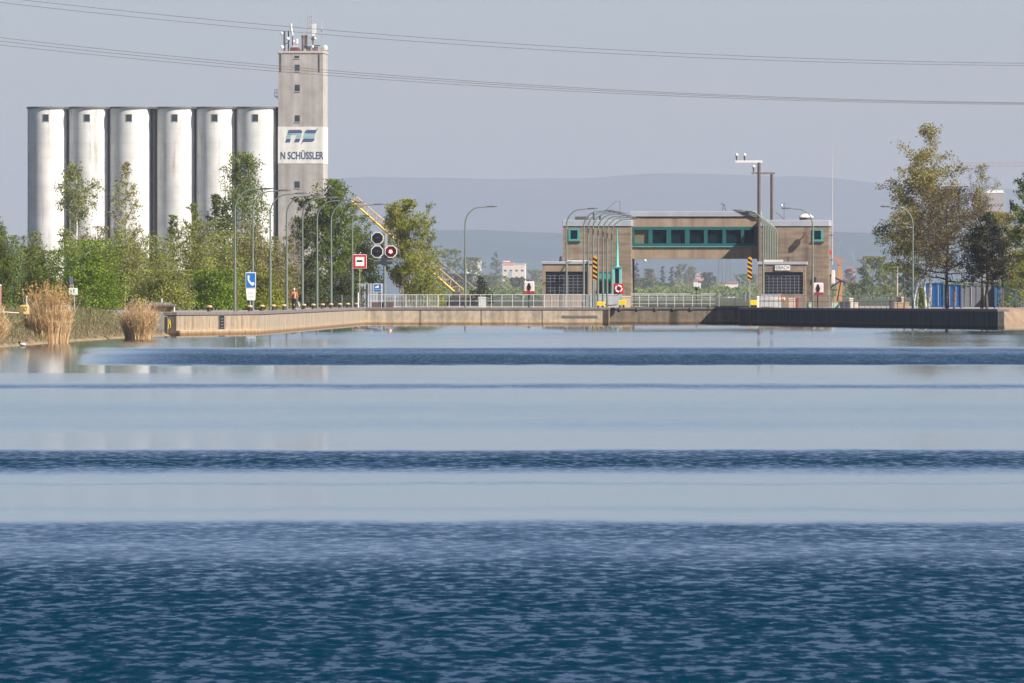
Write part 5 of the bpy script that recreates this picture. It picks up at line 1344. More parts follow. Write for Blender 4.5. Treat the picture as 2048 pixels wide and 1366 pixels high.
def cluster():
    def place(px, back): return on_right(px, back)
    spec = [
        ('equipment_box', 'pale green box with a dark vent below the peach floats', 'box', 1546, 1562, 604, 4, (.36, .42, .33)),
        ('equipment_box', 'tan box behind the railing right of the peach floats', 'box', 1576, 1590, 596, 4, (.50, .38, .30)),
        ('equipment_box', 'small dark red box under the grid window of the right annex', 'box', 1592, 1598, 595, 4, (.25, .06, .06)),
        ('equipment_box', 'low light green box near the foot of the right lamp', 'box', 1613, 1626, 605, 5, (.42, .50, .38)),
        ('equipment_box', 'light green machine box right of the right tower', 'box', 1663, 1676, 603, 6, (.40, .52, .38)),
        ('equipment_box', 'dark machine low behind the railing right of the tower', 'box', 1681, 1701, 604, 7, (.05, .05, .07)),
        ('equipment_box', 'pale box standing behind the railing beside the dark machine', 'box', 1698, 1706, 596, 8, (.60, .56, .48)),
        ('equipment_box', 'low cream box behind the railing, fourth right of the tower', 'box', 1707, 1716, 605, 6, (.62, .50, .38)),
        ('brown_crate', 'long light brown crate at the end of the right railing', 'crate', 1788, 1818, 604.5, 3, (.40, .28, .20)),
        ('equipment_box', 'dark box behind the brown crate', 'box', 1794, 1803, 594, 9, (.05, .045, .05)),
        ('equipment_box', 'pale upright box behind the brown crate', 'box', 1803, 1810, 594, 9, (.50, .44, .38)),
        ('equipment_box', 'small dark box left of the brown crate', 'box', 1779, 1787, 600, 4, (.06, .06, .08)),
    ]
    for nm, lab, cat, a, b, top, back, col in spec:
        X, Y = place((a + b)/2, back); w = (b - a)/FPX*Y; h = px_z(top, Y) - QZ
        t = thing(nm, lab, cat, (X, Y, QZ))
        MB().bbox(-w/2, w/2, 0, min(1.0, w), 0, h*.88, .03).build('body', surf(nm + '%d' % a, col, .7, .2, 2.0), t)
        MB().bbox(-w/2 - .03, w/2 + .03, -.03, min(1.0, w) + .03, h*.88, h, .02).build('lid', surf(nm + 'lid%d' % a, tuple(min(1, c*1.2) for c in col), .7, .1, 2.0), t)
cluster()
# dark vent block on tower, red lamp on the right edge of the tower
vb = gthing('wall_vent', 'small dark vent on the right tower above the signal box', 'vent', 1630, TV0, gz(564, 1630, TV0)); 
MB().bbox(-.15, .15, -.22, -.01, 0, .55, .03).build('hood', drip_m, vb); MB().box(-.12, .12, -.24, -.22, .05, .42).build('grille', boll_low, vb)
rl = gthing('wall_lamp', 'small red lamp on the right edge of the right tower', 'lamp', 1661, 4.0, gz(506, 1661, 4)); 
MB().box(-.25, .0, -.05, .05, .1, .2).build('arm', drip_m, rl); MB().bbox(-.15, .18, -.15, .15, -.2, .3, .04).build('housing', surf('lamp_red', (.40, .06, .06), .5), rl)
# steel bracket frame right of the tower
bf = gthing('steel_bracket', 'dark triangular steel bracket on the right side of the right tower', 'bracket', 1658, 5.0, 0)
bu_ = lambda p: gu(p, 5) - gu(1658, 5)
bz_ = lambda p: gz(p, 1670, 5)
MB().tube([(bu_(1659), 0, bz_(550)), (bu_(1692), 0, bz_(566))], .11, 6).build('arm', drip_m, bf)
MB().tube([(bu_(1659), 0, bz_(550)), (bu_(1659), 0, 0)], .10, 6).build('leg', drip_m, bf)
MB().tube([(bu_(1682), 0, bz_(561)), (bu_(1660), 0, bz_(576))], .08, 6).build('strut', drip_m, bf)
MB().tube([(bu_(1682), 0, bz_(561)), (bu_(1672), 0, 0)], .08, 6).build('leg', drip_m, bf)
MB().tube([(bu_(1659), 0, bz_(579)), (bu_(1675), 0, bz_(580))], .07, 6).build('crossbar', drip_m, bf)
bl = MB().bbox(-.2, .22, -.2, .2, -.8, .62, .06).build('lamp_white', surf('white_lamp_body', (.72, .62, .58), .5), bf, (bu_(1666), -.1, bz_(552)))
# thin grey pole
o = thing('thin_pole', 'thin grey pole left of the tall olive birch', 'pole', (*on_right(1794.5, 14), QZ))
MB().tube([(0, 0, 0), (0, 0, px_z(470, on_right(1794.5, 14)[1]) - QZ)], [.09, .05], 8).build('shaft', surf('pole_grey', (.42, .36, .34), .6), o); MB().tube([(0, 0, 0), (0, 0, .3)], .15, 8).build('base', drip_m, o)
# white davit
X, Y = on_right(1836, 2.0)
t = thing('boat_davit', 'white slanted davit frame on the right quay beside the lamp', 'davit', (X, Y, QZ))
sc_ = Y/FPX
q = lambda px, py: ((px - 1836)*sc_, px_z(py, Y) - QZ)
wd = surf('davit_white', (.70, .74, .76), .5, .1, 2.0)
def bar(a, b, r, nm, yy=0.0): (xa, za), (xb, zb) = q(*a), q(*b); MB().tube([(xa, yy, max(0, za)), (xb, yy, max(0, zb))], r, 8).build(nm, wd, t)
bar((1827, 580), (1840, 556), .10, 'boom'); bar((1829, 590), (1837, 562), .07, 'boom_stay', .15)
bar((1825, 616), (1836, 566), .09, 'leg', -.2); bar((1835, 616), (1836, 570), .05, 'leg', .2)
bar((1832, 574), (1843, 575), .05, 'crossbar'); bar((1836, 574), (1836, 600), .03, 'cable', .05)
m = MB(); (xa, za), (xb, zb) = q(1823, 616), q(1831, 600); m.prism([(xa, 0), (xb, 0), (xb - .06, zb), (xa + .12, zb)], -.3, .3); m.build('base_plate', wd, t)
# containers
def container(label, px0, px1, top, Y, col, depth=2.4, ribs=14):
    w = px_x(px1, Y) - px_x(px0, Y); h = px_z(top, Y) - QZ
    t = thing('shipping_container', label, 'container', (px_x(px0, Y), Y, QZ), 0, 'containers behind the right trees')
    m = surf('container_%d' % px0, col, .5, .12, 1.2, streak=.15)
    g = MB(); n = int(w/.28)
    for i in range(n):
        a, b = w*i/n, w*(i + 1)/n; dd = .0 if i % 2 else .05
        g.box(a, b, dd, depth, .12, h - .1)
    g.build('wall', m, t)
    f = surf('container_frame_%d' % px0, tuple(c*.8 for c in col), .5)
    MB().box(-.05, w + .05, -.03, depth + .03, h - .1, h).build('roof_frame', f, t)
    for x in (-.06, w - .04): MB().box(x, x + .10, -.04, .06, 0, h - .1).build('corner_post', f, t)
    for x in (w*.30, w*.70): MB().tube([(x, -.02, .3), (x, -.02, h - .2)], .025, 6).build('lock_rod', steel, t)
    return t
container('bright blue container behind the white birch trunk', 1853, 1886, 566, 1142, (.008, .085, .26))
container('blue container right of the dark tree trunks, partly hidden', 1890, 1921, 569, 1146, (.008, .075, .24))
container('dull grey container between the two blue containers', 1923, 1988, 570, 1150, (.17, .18, .20))
container('paler blue container with a grid look right of the conifer', 1990, 2030, 571, 1148, (.05, .13, .26))
container('saturated blue container cut by the right edge of the view', 2031, 2068, 571, 1144, (.008, .08, .25))
o = thing('marker_post', 'white and orange marker post before the blue container', 'post', (px_x(1908.5, 1112), 1112, QZ))
MB().tube([(0, 0, 0), (0, 0, .75)], .14, 8).build('lower_part', surf('marker_white', (.8, .72, .62), .5), o); MB().tube([(0, 0, .75), (0, 0, 1.75)], [.14, .09], 8).build('upper_part', surf('marker_orange', (.72, .30, .14), .5), o)

# ------------------------------------------------------------------ left bank things
d = 800.0; zb = 1.93
t = thing('information_sign', 'white panel sign with a grey panel above it, right of the tall reeds', 'sign', (px_x(148.5, d), d, zb - .1))
pz = lambda y: px_z(y, d) - zb + .1
pxu = lambda x: px_x(x, d) - px_x(148.5, d)
MB().tube([(pxu(150), 0, 0), (pxu(146), 0, pz(570))], .035, 8).build('post', steel, t)
MB().bbox(pxu(137.5), pxu(155.5), -.07, -.04, pz(589.5), pz(576), .01).build('white_panel', surf('panel_mint', (.72, .80, .74), .5, .04), t)
MB().bbox(pxu(138), pxu(146), -.06, .0, pz(567), pz(554), .02).build('grey_panel', surf('panel_slate', (.12, .13, .17), .5), t)
MB().bbox(pxu(139), pxu(147), -.05, .0, pz(573), pz(568), .02).build('grey_box', surf('panel_slate2', (.2, .23, .24), .5), t)
MB().tube([(pxu(148.5), -.09, pz(583)), (pxu(148.5), -.09, pz(577.5))], .025, 6).build('dark_mark', surf('mark_green', (.08, .25, .15), .5), t)
d = 722.0
t = thing('hose_box', 'yellow box with a hooded lid on a post left of the tall reeds', 'box', (px_x(50, d), d, 1.75))
pz = lambda y: px_z(y, d) - 1.75
pxu = lambda x: px_x(x, d) - px_x(50, d)
yb = surf('box_yellow', (.72, .56, .22), .5, .1)
MB().bbox(pxu(46.5), pxu(58), 0, .3, pz(628), pz(610), .02).build('body', yb, t)
MB().prism([(pxu(40), pz(613)), (pxu(46.5), pz(613)), (pxu(46.5), pz(609.5)), (pxu(41), pz(610.5))], .0, .3).build('hood', yb, t)
MB().bbox(pxu(39.5), pxu(46.5), .02, .28, pz(624), pz(613), .02).build('side_box', surf('box_ochre', (.28, .20, .08), .6), t)
pts = [(pxu(51.5) + .07*math.cos(a*.5), -.02, (pz(617) + .14*math.sin(a*.5))) for a in range(13)]
MB().tube(pts, .02, 5).build('ring_mark', surf('mark_ochre', (.45, .30, .10), .5), t)
MB().tube([(pxu(52), .15, -.1), (pxu(52), .15, pz(628))], .04, 6).build('post', steel, t)
t = thing('vent_pipe', 'grey pipe with a pale cap standing beside the yellow box', 'pipe', (px_x(52.5, 724), 724, 1.8))
MB().tube([(0, 0, 0), (0, 0, px_z(595, 724) - 1.8)], .05, 8).build('pipe', steel, t); MB().tube([(0, 0, px_z(595, 724) - 1.8), (0, 0, px_z(592, 724) - 1.8)], .075, 8).build('cap', surf('cap_pale', (.6, .45, .38), .6), t)
t = thing('marker_box', 'small white box with a dark figure at the right edge of the tall reeds', 'marker', (px_x(134, 770), 770, 1.72))
pz = lambda y: px_z(y, 770) - 1.72
MB().bbox(-.15, .15, 0, .2, max(.3, pz(621)), pz(610), .02).build('panel', whitep, t)
MB().box(-.03, .05, -.02, -.002, pz(619), pz(612)).build('dark_figure', surf('figure_dark', (.2, .2, .2), .6), t)
MB().tube([(0, .1, -.1), (0, .1, max(.3, pz(621)))], .04, 6).build('post', steel, t)
t = thing('pink_pole', 'pink and white pole at the left edge of the view', 'pole', (px_x(1, 735), 735, 1.85))
MB().tube([(0, 0, 0), (0, 0, px_z(571, 735) - 1.85)], .05, 8).build('shaft', surf('pole_pink', (.52, .26, .26), .6, .2, 3.0), t); MB().ball((0, 0, px_z(571, 735) - 1.85), .07, 8).build('cap', whitep, t)
pts = [Vector((px_x(-12 + 50*i/8, 716), 716, px_z(625 - .9*math.sin(i*.6), 716))) for i in range(9)]
o = MB().tube(pts, .045, 6).build('white_pipe', surf('pipe_white', (.75, .70, .64), .6)); tag(o, 'thin white pipe lying on the bank left of the yellow box', 'pipe')
# kiosk beside the reeds
d = 905.0
t = thing('kiosk', 'low flat-roofed brown shelter behind the smaller reed clump', 'shelter', (px_x(292, d), d, QZ))
pxu = lambda x: px_x(x, d) - px_x(292, d)
pz = lambda y: px_z(y, d) - QZ
MB().bbox(pxu(292), pxu(351), 0, 1.6, pz(612.5), pz(608.5), .04).build('roof', surf('kiosk_roof', (.14, .12, .11), .8), t)
MB().box(pxu(302), pxu(342), .2, 1.3, pz(608.6), pz(604.8)).build('roof_hatch', surf('hatch_grey', (.24, .22, .22), .7), t)
MB().box(pxu(296), pxu(346), .4, 1.5, 0, pz(612.5)).build('wall', surf('kiosk_wall', (.25, .17, .07), .8), t)
MB().tube([(pxu(348.5), .1, 0), (pxu(348.5), .1, pz(612.5))], .05, 6).build('post', whitep, t)
MB().tube([(pxu(290), .1, 0), (pxu(290), .1, pz(598))], .03, 6).build('post', steel, t)
MB().tube([(pxu(322.5), .6, pz(604.8)), (pxu(322.5), .6, pz(597))], [.08, .10], 8).build('vent', surf('vent_pale', (.55, .50, .46), .6), t)
# yellow ladder fender at the wall corner
d = 867.5
t = thing('quay_ladder', 'yellow ladder rail at the left end of the concrete quay wall', 'ladder', (px_x(337.5, d), d - .3, 0))
pz = lambda y: px_z(y, d)
yl = surf('rail_yellow', (.68, .50, .05), .5, .2, 3.0)
MB().tube([(-.06, 0, pz(658)), (-.03, 0, pz(650)), (.04, 0, pz(645)), (-.03, 0, pz(641)), (.05, 0, pz(637))], .045, 6).build('rail', yl, t)
MB().tube([(.12, 0, pz(656)), (.14, 0, pz(650)), (.10, 0, pz(640))], .03, 6).build('rail', yl, t)
MB().box(-.32, -.1, -.05, .25, -.3, pz(634)).build('dark_fender', boll_low, t)
# duck at the shore
t = thing('duck', 'dark and white duck at the left waterline', 'duck', (px_x(43.5, 684), 684, 0.03))
MB().ball((.05, 0, .10), .17, 12, (1.25, .7, .62)).build('body', surf('duck_pale', (.55, .50, .46), .8), t)
MB().ball((-.14, 0, .24), .075, 10, (1.1, .8, 1)).tube([(-.12, 0, .14), (-.14, 0, .24)], .05, 8).build('head', surf('duck_dark', (.02, .025, .02), .5), t)
MB().tube([(-.2, 0, .235), (-.28, 0, .225)], [.03, .012], 6).build('beak', surf('duck_beak', (.5, .35, .05), .5), t)

o = MB().tube([(0, 0, 0), (0, 0, px_z(568, 930) - QZ)], .05, 8).build('rusty_post', surf('post_rust', (.13, .06, .04), .7), None, (px_x(474, 930), 930, QZ)); tag(o, 'thin rusty brown post right behind the first street lamp', 'post')
# ------------------------------------------------------------------ person
def skin_obj(name, verts, edges, radii, mat, parent, sub=2):
    me = bpy.data.meshes.new(name); me.from_pydata(verts, edges, []); me.materials.append(mat)
    o = link(bpy.data.objects.new(name, me)); o.parent = parent
    md = o.modifiers.new('skin', 'SKIN'); md.use_smooth_shade = True
    for i, r in enumerate(radii):
        rr = r if isinstance(r, tuple) else (r, r)
        me.skin_vertices[0].data[i].radius = rr
    me.skin_vertices[0].data[0].use_root = True
    s = o.modifiers.new('sub', 'SUBSURF'); s.levels = sub; s.render_levels = sub
    dg = bpy.context.evaluated_depsgraph_get(); dg.update()
    m2 = bpy.data.meshes.new_from_object(o.evaluated_get(dg)); m2.name = name
    o.modifiers.clear(); o.data = m2
    return o
PX_, PY_ = px_x(588.3, 985), 985.0
pr = thing('person', 'person seen from behind in an orange-red jacket and dark trousers, walking away', 'person', (PX_, PY_, QZ))
pr.scale = (1.07, 1.07, 1.07)
# pelvis, spine, neck, head; arms; legs in mid stride (walking away along +y)
V = [(0, 0, .95), (0, 0, 1.12), (0, .01, 1.33), (0, .02, 1.46), (0, .02, 1.53), (0, .04, 1.62), (0, .04, 1.72),
     (-.18, .01, 1.42), (-.27, .0, 1.17), (-.25, .10, .96), (-.245, .13, .88),
     (.18, .01, 1.42), (.27, -.04, 1.17), (.27, -.02, .94), (.27, -.01, .86),
     (-.09, .0, .90), (-.10, .10, .50), (-.10, .06, .10), (-.10, .18, .045),
     (.09, .0, .90), (.10, -.02, .50), (.10, -.20, .14), (.10, -.10, .05)]
Eg = [(0, 1), (1, 2), (2, 3), (3, 4), (4, 5), (5, 6), (2, 7), (7, 8), (8, 9), (9, 10), (2, 11), (11, 12), (12, 13), (13, 14), (0, 15), (15, 16), (16, 17), (17, 18), (0, 19), (19, 20), (20, 21), (21, 22)]
Rd = [(.15, .11), (.14, .10), (.16, .10), (.07, .06), (.055, .055), (.085, .095), (.07, .08), .055, .045, .035, .03, .055, .045, .035, .03, .085, .06, .042, .035, .085, .06, .042, .035]
skinm = surf('skin_tone', (.48, .27, .18), .6)
skin_obj('body', V, Eg, Rd, skinm, pr)
jk = surf('jacket_orange_red', (.52, .17, .10), .75, .25, 6.0); tro = surf('trousers_navy', (.02, .022, .04), .8); hairm = surf('hair_grey', (.62, .60, .58), .8); bagm = surf('backpack_maroon', (.25, .05, .06), .7)
skin_obj('jacket', [(0, 0, .98), (0, 0, 1.13), (0, .01, 1.34), (0, .02, 1.45), (-.18, .01, 1.43), (-.275, .0, 1.17), (-.255, .09, .99), (.18, .01, 1.43), (.275, -.04, 1.17), (.272, -.02, .97)],
         [(0, 1), (1, 2), (2, 3), (2, 4), (4, 5), (5, 6), (2, 7), (7, 8), (8, 9)], [(.185, .14), (.175, .13), (.19, .13), (.085, .08), .085, .068, .055, .085, .068, .055], jk, pr)
skin_obj('trousers', [(0, 0, .96), (-.09, .0, .88), (-.10, .10, .50), (-.10, .06, .12), (.09, .0, .88), (.10, -.02, .50), (.10, -.19, .16)], [(0, 1), (1, 2), (2, 3), (0, 4), (4, 5), (5, 6)], [(.16, .125), .10, .08, .06, .10, .08, .06], tro, pr)
MB().ball((0, .045, 1.70), .112, 12, (.92, 1.02, .85)).build('hair', hairm, pr)
for s_ in (-1, 1):
    hx, hy, hz_0 = (-.245, .14, .84) if s_ < 0 else (.27, 0, .82)
    f = MB()
    for k in range(4): f.tube([(hx + (k - 1.5)*.017*.6, hy + (k - 1.5)*.019, hz_0), (hx + (k - 1.5)*.01, hy + (k - 1.5)*.02 + .01, hz_0 - .05), (hx - s_*.015, hy + (k - 1.5)*.018 + .02, hz_0 - (.075, .085, .08, .065)[k])], [.010, .009, .007], 6)
    f.tube([(hx, hy + .03, hz_0 + .02), (hx - s_*.02, hy + .06, hz_0 - .03)], [.011, .008], 6)
    f.build('fingers', skinm, pr)
MB().bbox(-.03, .15, -.26, -.13, 1.02, 1.42, .05).build('waist_pouch', surf('pack_tan', (.62, .33, .18), .7), pr)
for x in (-.10, .10):
    y = .16 if x < 0 else -.12
    MB().ball((x, y, .045), .05, 8, (.9, 2.2, .9)).build('shoe', surf('shoe_dark', (.03, .025, .03), .6), pr)
t = thing('carried_bag', 'pale grey and white bag hanging from the walking person\'s right hand', 'bag', (PX_ + .29, PY_, QZ + .30))
MB().prism([(0, .45), (.06, .45), (.24, .12), (.20, .0), (.13, .02)], -.08, .08).build('white_side', surf('bag_white', (.7, .68, .68), .6), t)
MB().prism([(.08, .46), (.16, .46), (.28, .22), (.25, .14)], -.07, .07).build('grey_side', surf('bag_grey', (.42, .42, .45), .6), t)
MB().tube([(.02, 0, .44), (0, 0, .60), (.06, 0, .44)], .012, 6).build('handle', surf('bag_grey', (.42, .42, .45), .6), t)

# ------------------------------------------------------------------ silo rooftop antennas
def sthing(name, label, cat, px, v, group='antennas on the silo tower roof'):
    u = su(px, v); c, s = math.cos(PHS), math.sin(PHS)
    return thing(name, label, cat, (SX + u*c + v*s, SY - u*s + v*c, QZ + SILO_TOP), -PHS, group)
def rz(py, px=600): return sz(py, su(px, 0)) - SILO_TOP
k_ = SY/FPX
gdark = surf('antenna_dark', (.07, .075, .10), .5); gpale = surf('antenna_pale', (.74, .74, .70), .5); dishm = surf('dish_white', (.85, .82, .76), .4); gmid = surf('antenna_grey', (.38, .38, .42), .5)
def pole_antenna(label, px, top, r, m, v, extra=None, name='antenna_mast'):
    t = sthing(name, label, 'antenna', px, v)
    MB().tube([(0, 0, 0), (0, 0, rz(top))], r, 6).build('pole', m, t)
    if extra: extra(t)
    return t
def dish(t, dx, py, r, m=None):
    MB().ball((dx*k_, -.25, rz(py)), r, 12, (1, .35, 1)).build('dish', m or dishm, t); MB().tube([(0, 0, rz(py)), (dx*k_, -.2, rz(py))], .05, 6).build('arm', gdark, t)
pole_antenna('short pale mast with two white dishes at the left corner of the silo roof', 563.5, 66, .05, gmid, .5, lambda t: (dish(t, .5, 66.5, .30), dish(t, 1, 94, .38)))
pole_antenna('dark thick mast second from the left on the silo roof', 569, 62, .20, gdark, .8, lambda t: MB().tube([(0, 0, rz(88)), (9*k_, 0, rz(85)), (10*k_, 0, rz(80))], .09, 6).build('brace', gdark, t))
pole_antenna('dark mast with white dish and curved brace on the silo roof', 577, 61, .13, gdark, 1.5, lambda t: dish(t, -1, 77, .34))
pole_antenna('tall white slanted panel antenna on the left part of the silo roof', 585, 72, .10, gdark, 1.2, lambda t: MB().tube([(-3.4*k_, -.1, rz(47)), (-2*k_, -.1, rz(62)), (.3*k_, -.1, rz(70))], [.20, .22, .17], 8).build('panel', gpale, t), 'panel_antenna')
pole_antenna('low pole with three small white boxes above the dark red block', 592, 80, .05, gmid, 1.0, lambda t: [MB().bbox(x*k_, x*k_ + .4, -.2, .2, rz(y), rz(y) + .42, .05).build('white_box', dishm, t) for x, y in ((-6, 84), (.3, 82), (.3, 87))], 'box_antenna')
t = sthing('plant_box', 'dark red box block on the silo roof between the dishes and the chimney', 'box', 590, 1)
MB().bbox(-9*k_, 8*k_, -1, 2, 0, rz(94.5), .15).build('body', surf('maroon_block', (.13, .045, .065), .7, .15), t)
MB().box(8*k_, 13*k_, -.5, .8, 0, rz(100)).build('side_unit', gdark, t)
for i in range(5): MB().bbox((-5 + i*2.5)*k_, (-3.6 + i*2.5)*k_, -.6, -.2, rz(94.5), rz(91.5 - (i % 2)), .03).build('fixture', surf('fixture_peach', (.72, .58, .48), .5), t)
t = sthing('roof_chimney', 'stout concrete chimney with a red rim on the silo roof', 'chimney', 609, 2)
MB().lathe([(.56, 0), (.56, rz(75))], (0, 0, 0), 16).build('shaft', surf('chimney_concrete', (.40, .37, .33), .8, .15, 1.0, streak=.3), t)
MB().lathe([(.60, rz(75)), (.62, rz(71)), (.5, rz(70))], (0, 0, 0), 16).build('rim', surf('rim_red', (.33, .13, .12), .7), t)
t = sthing('lattice_mast', 'tall grey lattice mast, the highest thing on the silo roof', 'mast', 620, 3)
m = MB(); w = .42; Hm = rz(31)
for sx in (-1, 1):
    for sy in (-1, 1): m.tube([(sx*w, sy*w, 0), (sx*w, sy*w, Hm)], .05, 5)
for i in range(14):
    z0, z1 = Hm*i/14, Hm*(i + 1)/14
    for sy in (-1, 1): m.tube([(-w if i % 2 else w, sy*w, z0), (w if i % 2 else -w, sy*w, z1)], .03, 4)
m.build('lattice', surf('lattice_grey', (.36, .34, .37), .6), t)
MB().tube([(-.4, 0, Hm), (-.4, 0, rz(13))], .035, 5).build('rod', gmid, t)
def three(t):
    for x, a, b in ((-.6, 49, 72), (2.2, 48, 72), (4.8, 47.5, 68)): MB().bbox(x*k_ - .17, x*k_ + .17, -.3, -.05, rz(b), rz(a), .05).build('panel', gpale, t)
    MB().bbox(-.35, .35, -.3, .1, rz(80), rz(75), .05).build('dark_unit', gdark, t); dish(t, 4.6, 77, .26)
    MB().bbox(-1.6*k_, 1.6*k_, -.6, -.2, rz(95), rz(90), .1).build('white_unit', dishm, t)
pole_antenna('mast with three upright white panel antennas right of the lattice mast', 626, 53, .11, gdark, .9, three, 'panel_antenna')
pole_antenna('thin mast with a small crosspiece near the right corner of the silo roof', 643, 61, .06, gmid, .9, lambda t: (MB().box(-1.2*k_, 1.2*k_, -.08, .08, rz(63), rz(61)).build('crosspiece', gdark, t), MB().tube([(1*k_, 0, rz(61)), (1*k_, 0, rz(41))], .03, 5).build('rod', gpale, t), MB().tube([(1*k_, 0, rz(72)), (8*k_, 0, rz(71))], .05, 5).build('arm', gmid, t)))
t = sthing('satellite_dish', 'large cream satellite dish at the right corner of the silo roof', 'satellite dish', 650.5, 1)
MB().tube([(0, 0, 0), (0, 0, rz(97))], .09, 6).build('mount', gmid, t)
MB().ball((0, -.25, rz(96)), .52, 16, (.9, .4, 1.15)).build('bowl', surf('dish_cream', (.85, .78, .62), .45), t)
t = sthing('roof_vents', 'low cluster of dark vents right of the chimney on the silo roof', 'vent', 618, .6); t.name = 'roof_vent'
MB().bbox(-.35, .35, -.3, .3, 0, rz(92), .06).build('hood', gdark, t); MB().box(-.5, 1.2, -.2, .4, 0, rz(101)).build('base', surf('vent_green', (.15, .18, .14), .7), t)
t = sthing('equipment_cabinet', 'dark red cabinet with a flat hood beside the right panel antennas', 'cabinet', 631, 1.4)
MB().bbox(-.55, .45, -.4, .4, 0, rz(93), .05).build('body', surf('cabinet_maroon', (.18, .08, .12), .7), t); MB().box(-.4, .9, -.5, .5, rz(92), rz(90)).build('hood', gdark, t)
# ------------------------------------------------------------------ power lines
wire_m = surf('wire_grey', (.10, .09, .10), .6)
wires = [('upper power cable crossing in front of the silo roof, higher of the upper pair', [(0, 2.5), (560, 53.5), (1024, 89), (2048, 119)], 1330),
         ('lower cable of the upper power line pair', [(0, 12.5), (560, 63.5), (1024, 97), (2048, 123.5)], 1334),
         ('topmost cable of the lower power line bundle', [(0, 82), (560, 133.5), (1024, 169), (2048, 199)], 1340),
         ('middle cable of the lower power line bundle', [(0, 89), (560, 138), (1024, 173), (2048, 200.5)], 1344),
         ('lowest cable of the lower power line bundle', [(0, 96.5), (560, 144), (1024, 177.5), (2048, 202.5)], 1348)]
for lab, pts, Y in wires:
    c = np.polyfit([p for p, _ in pts], [q_ for _, q_ in pts], 2)
    vtx = -c[1]/(2*c[0])
    P_ = [Vector((px_x(p, Y), Y + (p - 1024)*.02, px_z(np.polyval(c, min(p, vtx)), Y))) for p in np.arange(-420, 2481, 58)]
    o = MB().tube(P_, .029, 5).build('power_cable', wire_m); tag(o, lab, 'power cable', 'overhead power cables')

# ------------------------------------------------------------------ cranes
def lattice_boom(a, b, w0, w1, mat_c, mat_l, parent, rc=.10, rl=.04, n=16):
    a, b = Vector(a), Vector(b); t = (b - a).normalized(); s = Vector((0, 1, 0)); u = t.cross(s).normalized()
    def corner(q, i, j): w = w0 + (w1 - w0)*q; return a.lerp(b, q) + u*w*i + s*w*j
    for i in (-1, 1):
        for j in (-1, 1):
            MB().tube([corner(0, i, j), corner(1, i, j)], rc if i > 0 else rl*1.3, 6).build('chord', mat_c if i > 0 else mat_l, parent)
    m = MB()
    for k in range(n):
        q0, q1 = k/n, (k + 1)/n; f = 1 if k % 2 else -1
        for j in (-1, 1): m.tube([corner(q0, -f, j), corner(q1, f, j)], rl, 4)
        for i in (-1, 1): m.tube([corner(q0, i, -f), corner(q1, i, f)], rl, 4)
    m.build('lacing', mat_l, parent)
Y = 1480.0
yc = surf('crane_yellow', (.85, .48, .05), .5, .12, 1.0); yl_ = surf('crane_pale_orange', (.62, .42, .24), .6)
t = thing('crawler_crane', 'yellow crawler crane with a long lattice boom slanting behind the left trees', 'crane', (px_x(925, Y), Y, QZ))
f_ = lambda px, py: (px_x(px, Y) - px_x(925, Y), 0, px_z(py, Y) - QZ)
lattice_boom(f_(922, 585), f_(706, 396), .5, .42, yc, yl_, t, .14, .05, 26)
(xa, _, za), = [f_(922, 585)]
MB().bbox(-1.2, 2.0, -1.3, 1.3, 1.0, 1.7, .2).build('upper_body', surf('crane_body_dark', (.16, .11, .06), .6), t)
MB().bbox(-1.3, -.2, -1.4, -.5, 1.0, 1.9, .15).build('cab', surf('cab_dark', (.10, .09, .08), .4), t)
for s_ in (-1, 1): MB().bbox(-2, 2, s_*1.4 - .35, s_*1.4 + .35, 0, 1.0, .25).build('track', boll_low, t)
MB().tube([(1.8, 0, 2.2), f_(735, 414)], .03, 5).build('stay_cable', yl_, t)
# orange harbour crane right of the gatehouse
Y = 2600.0
om = surf('harbour_orange', (.52, .25, .10), .6, .12, 1.0); pinkm = surf('faded_pink_red', (.42, .22, .18), .6)
t = thing('harbour_crane', 'orange harbour crane column with a red head right of the gatehouse', 'crane', (px_x(1679, Y), Y, QZ))
f_ = lambda px, py: (px_x(px, Y) - px_x(1679, Y), px_z(py, Y) - QZ)
pl = [f_(1671, 607), f_(1684, 607), f_(1685, 545), f_(1680, 525), f_(1676, 525), f_(1674, 560)]
MB().prism(pl, -.6, .6).build('column', om, t)
MB().prism([f_(1663, 519), f_(1663, 517), f_(1673, 514), f_(1690, 519), f_(1689, 522), f_(1680, 530), f_(1674, 530), f_(1671, 520)], -.7, .7).build('head', pinkm, t)
MB().prism([f_(1664, 603), f_(1684, 603), f_(1683, 596), f_(1666, 595)], -1.2, 1.2).build('foot', om, t)
(xa, za), (xb, zb) = f_(1673, 514), f_(1682, 482)
MB().tube([(xa, 0, za), (xb, 0, zb)], .05, 5).build('stay', gmid, t)
(xa, za), (xb, zb) = f_(1688, 520), f_(1706, 500); MB().tube([(xa, 0, za), (xb, 0, zb), (f_(1709, 530)[0], 0, f_(1709, 530)[1])], .05, 5).build('stay', gmid, t)
t = thing('red_shed', 'pale red shed hidden behind the dark round tree right of the orange crane', 'shed', (px_x(1700, 9400), 9400, QZ))
k5 = 9400/FPX
MB().box(-9*k5, 11*k5, 0, 6, 0, px_z(538, 9400) - QZ).build('wall', surf('shed_pink', (.60, .30, .28), .7), t)
MB().prism([(-10*k5, px_z(538, 9400) - QZ), (12*k5, px_z(538, 9400) - QZ), (1*k5, px_z(531, 9400) - QZ)], -.3, 6.3).build('roof', surf('shed_roof', (.45, .18, .16), .7), t)
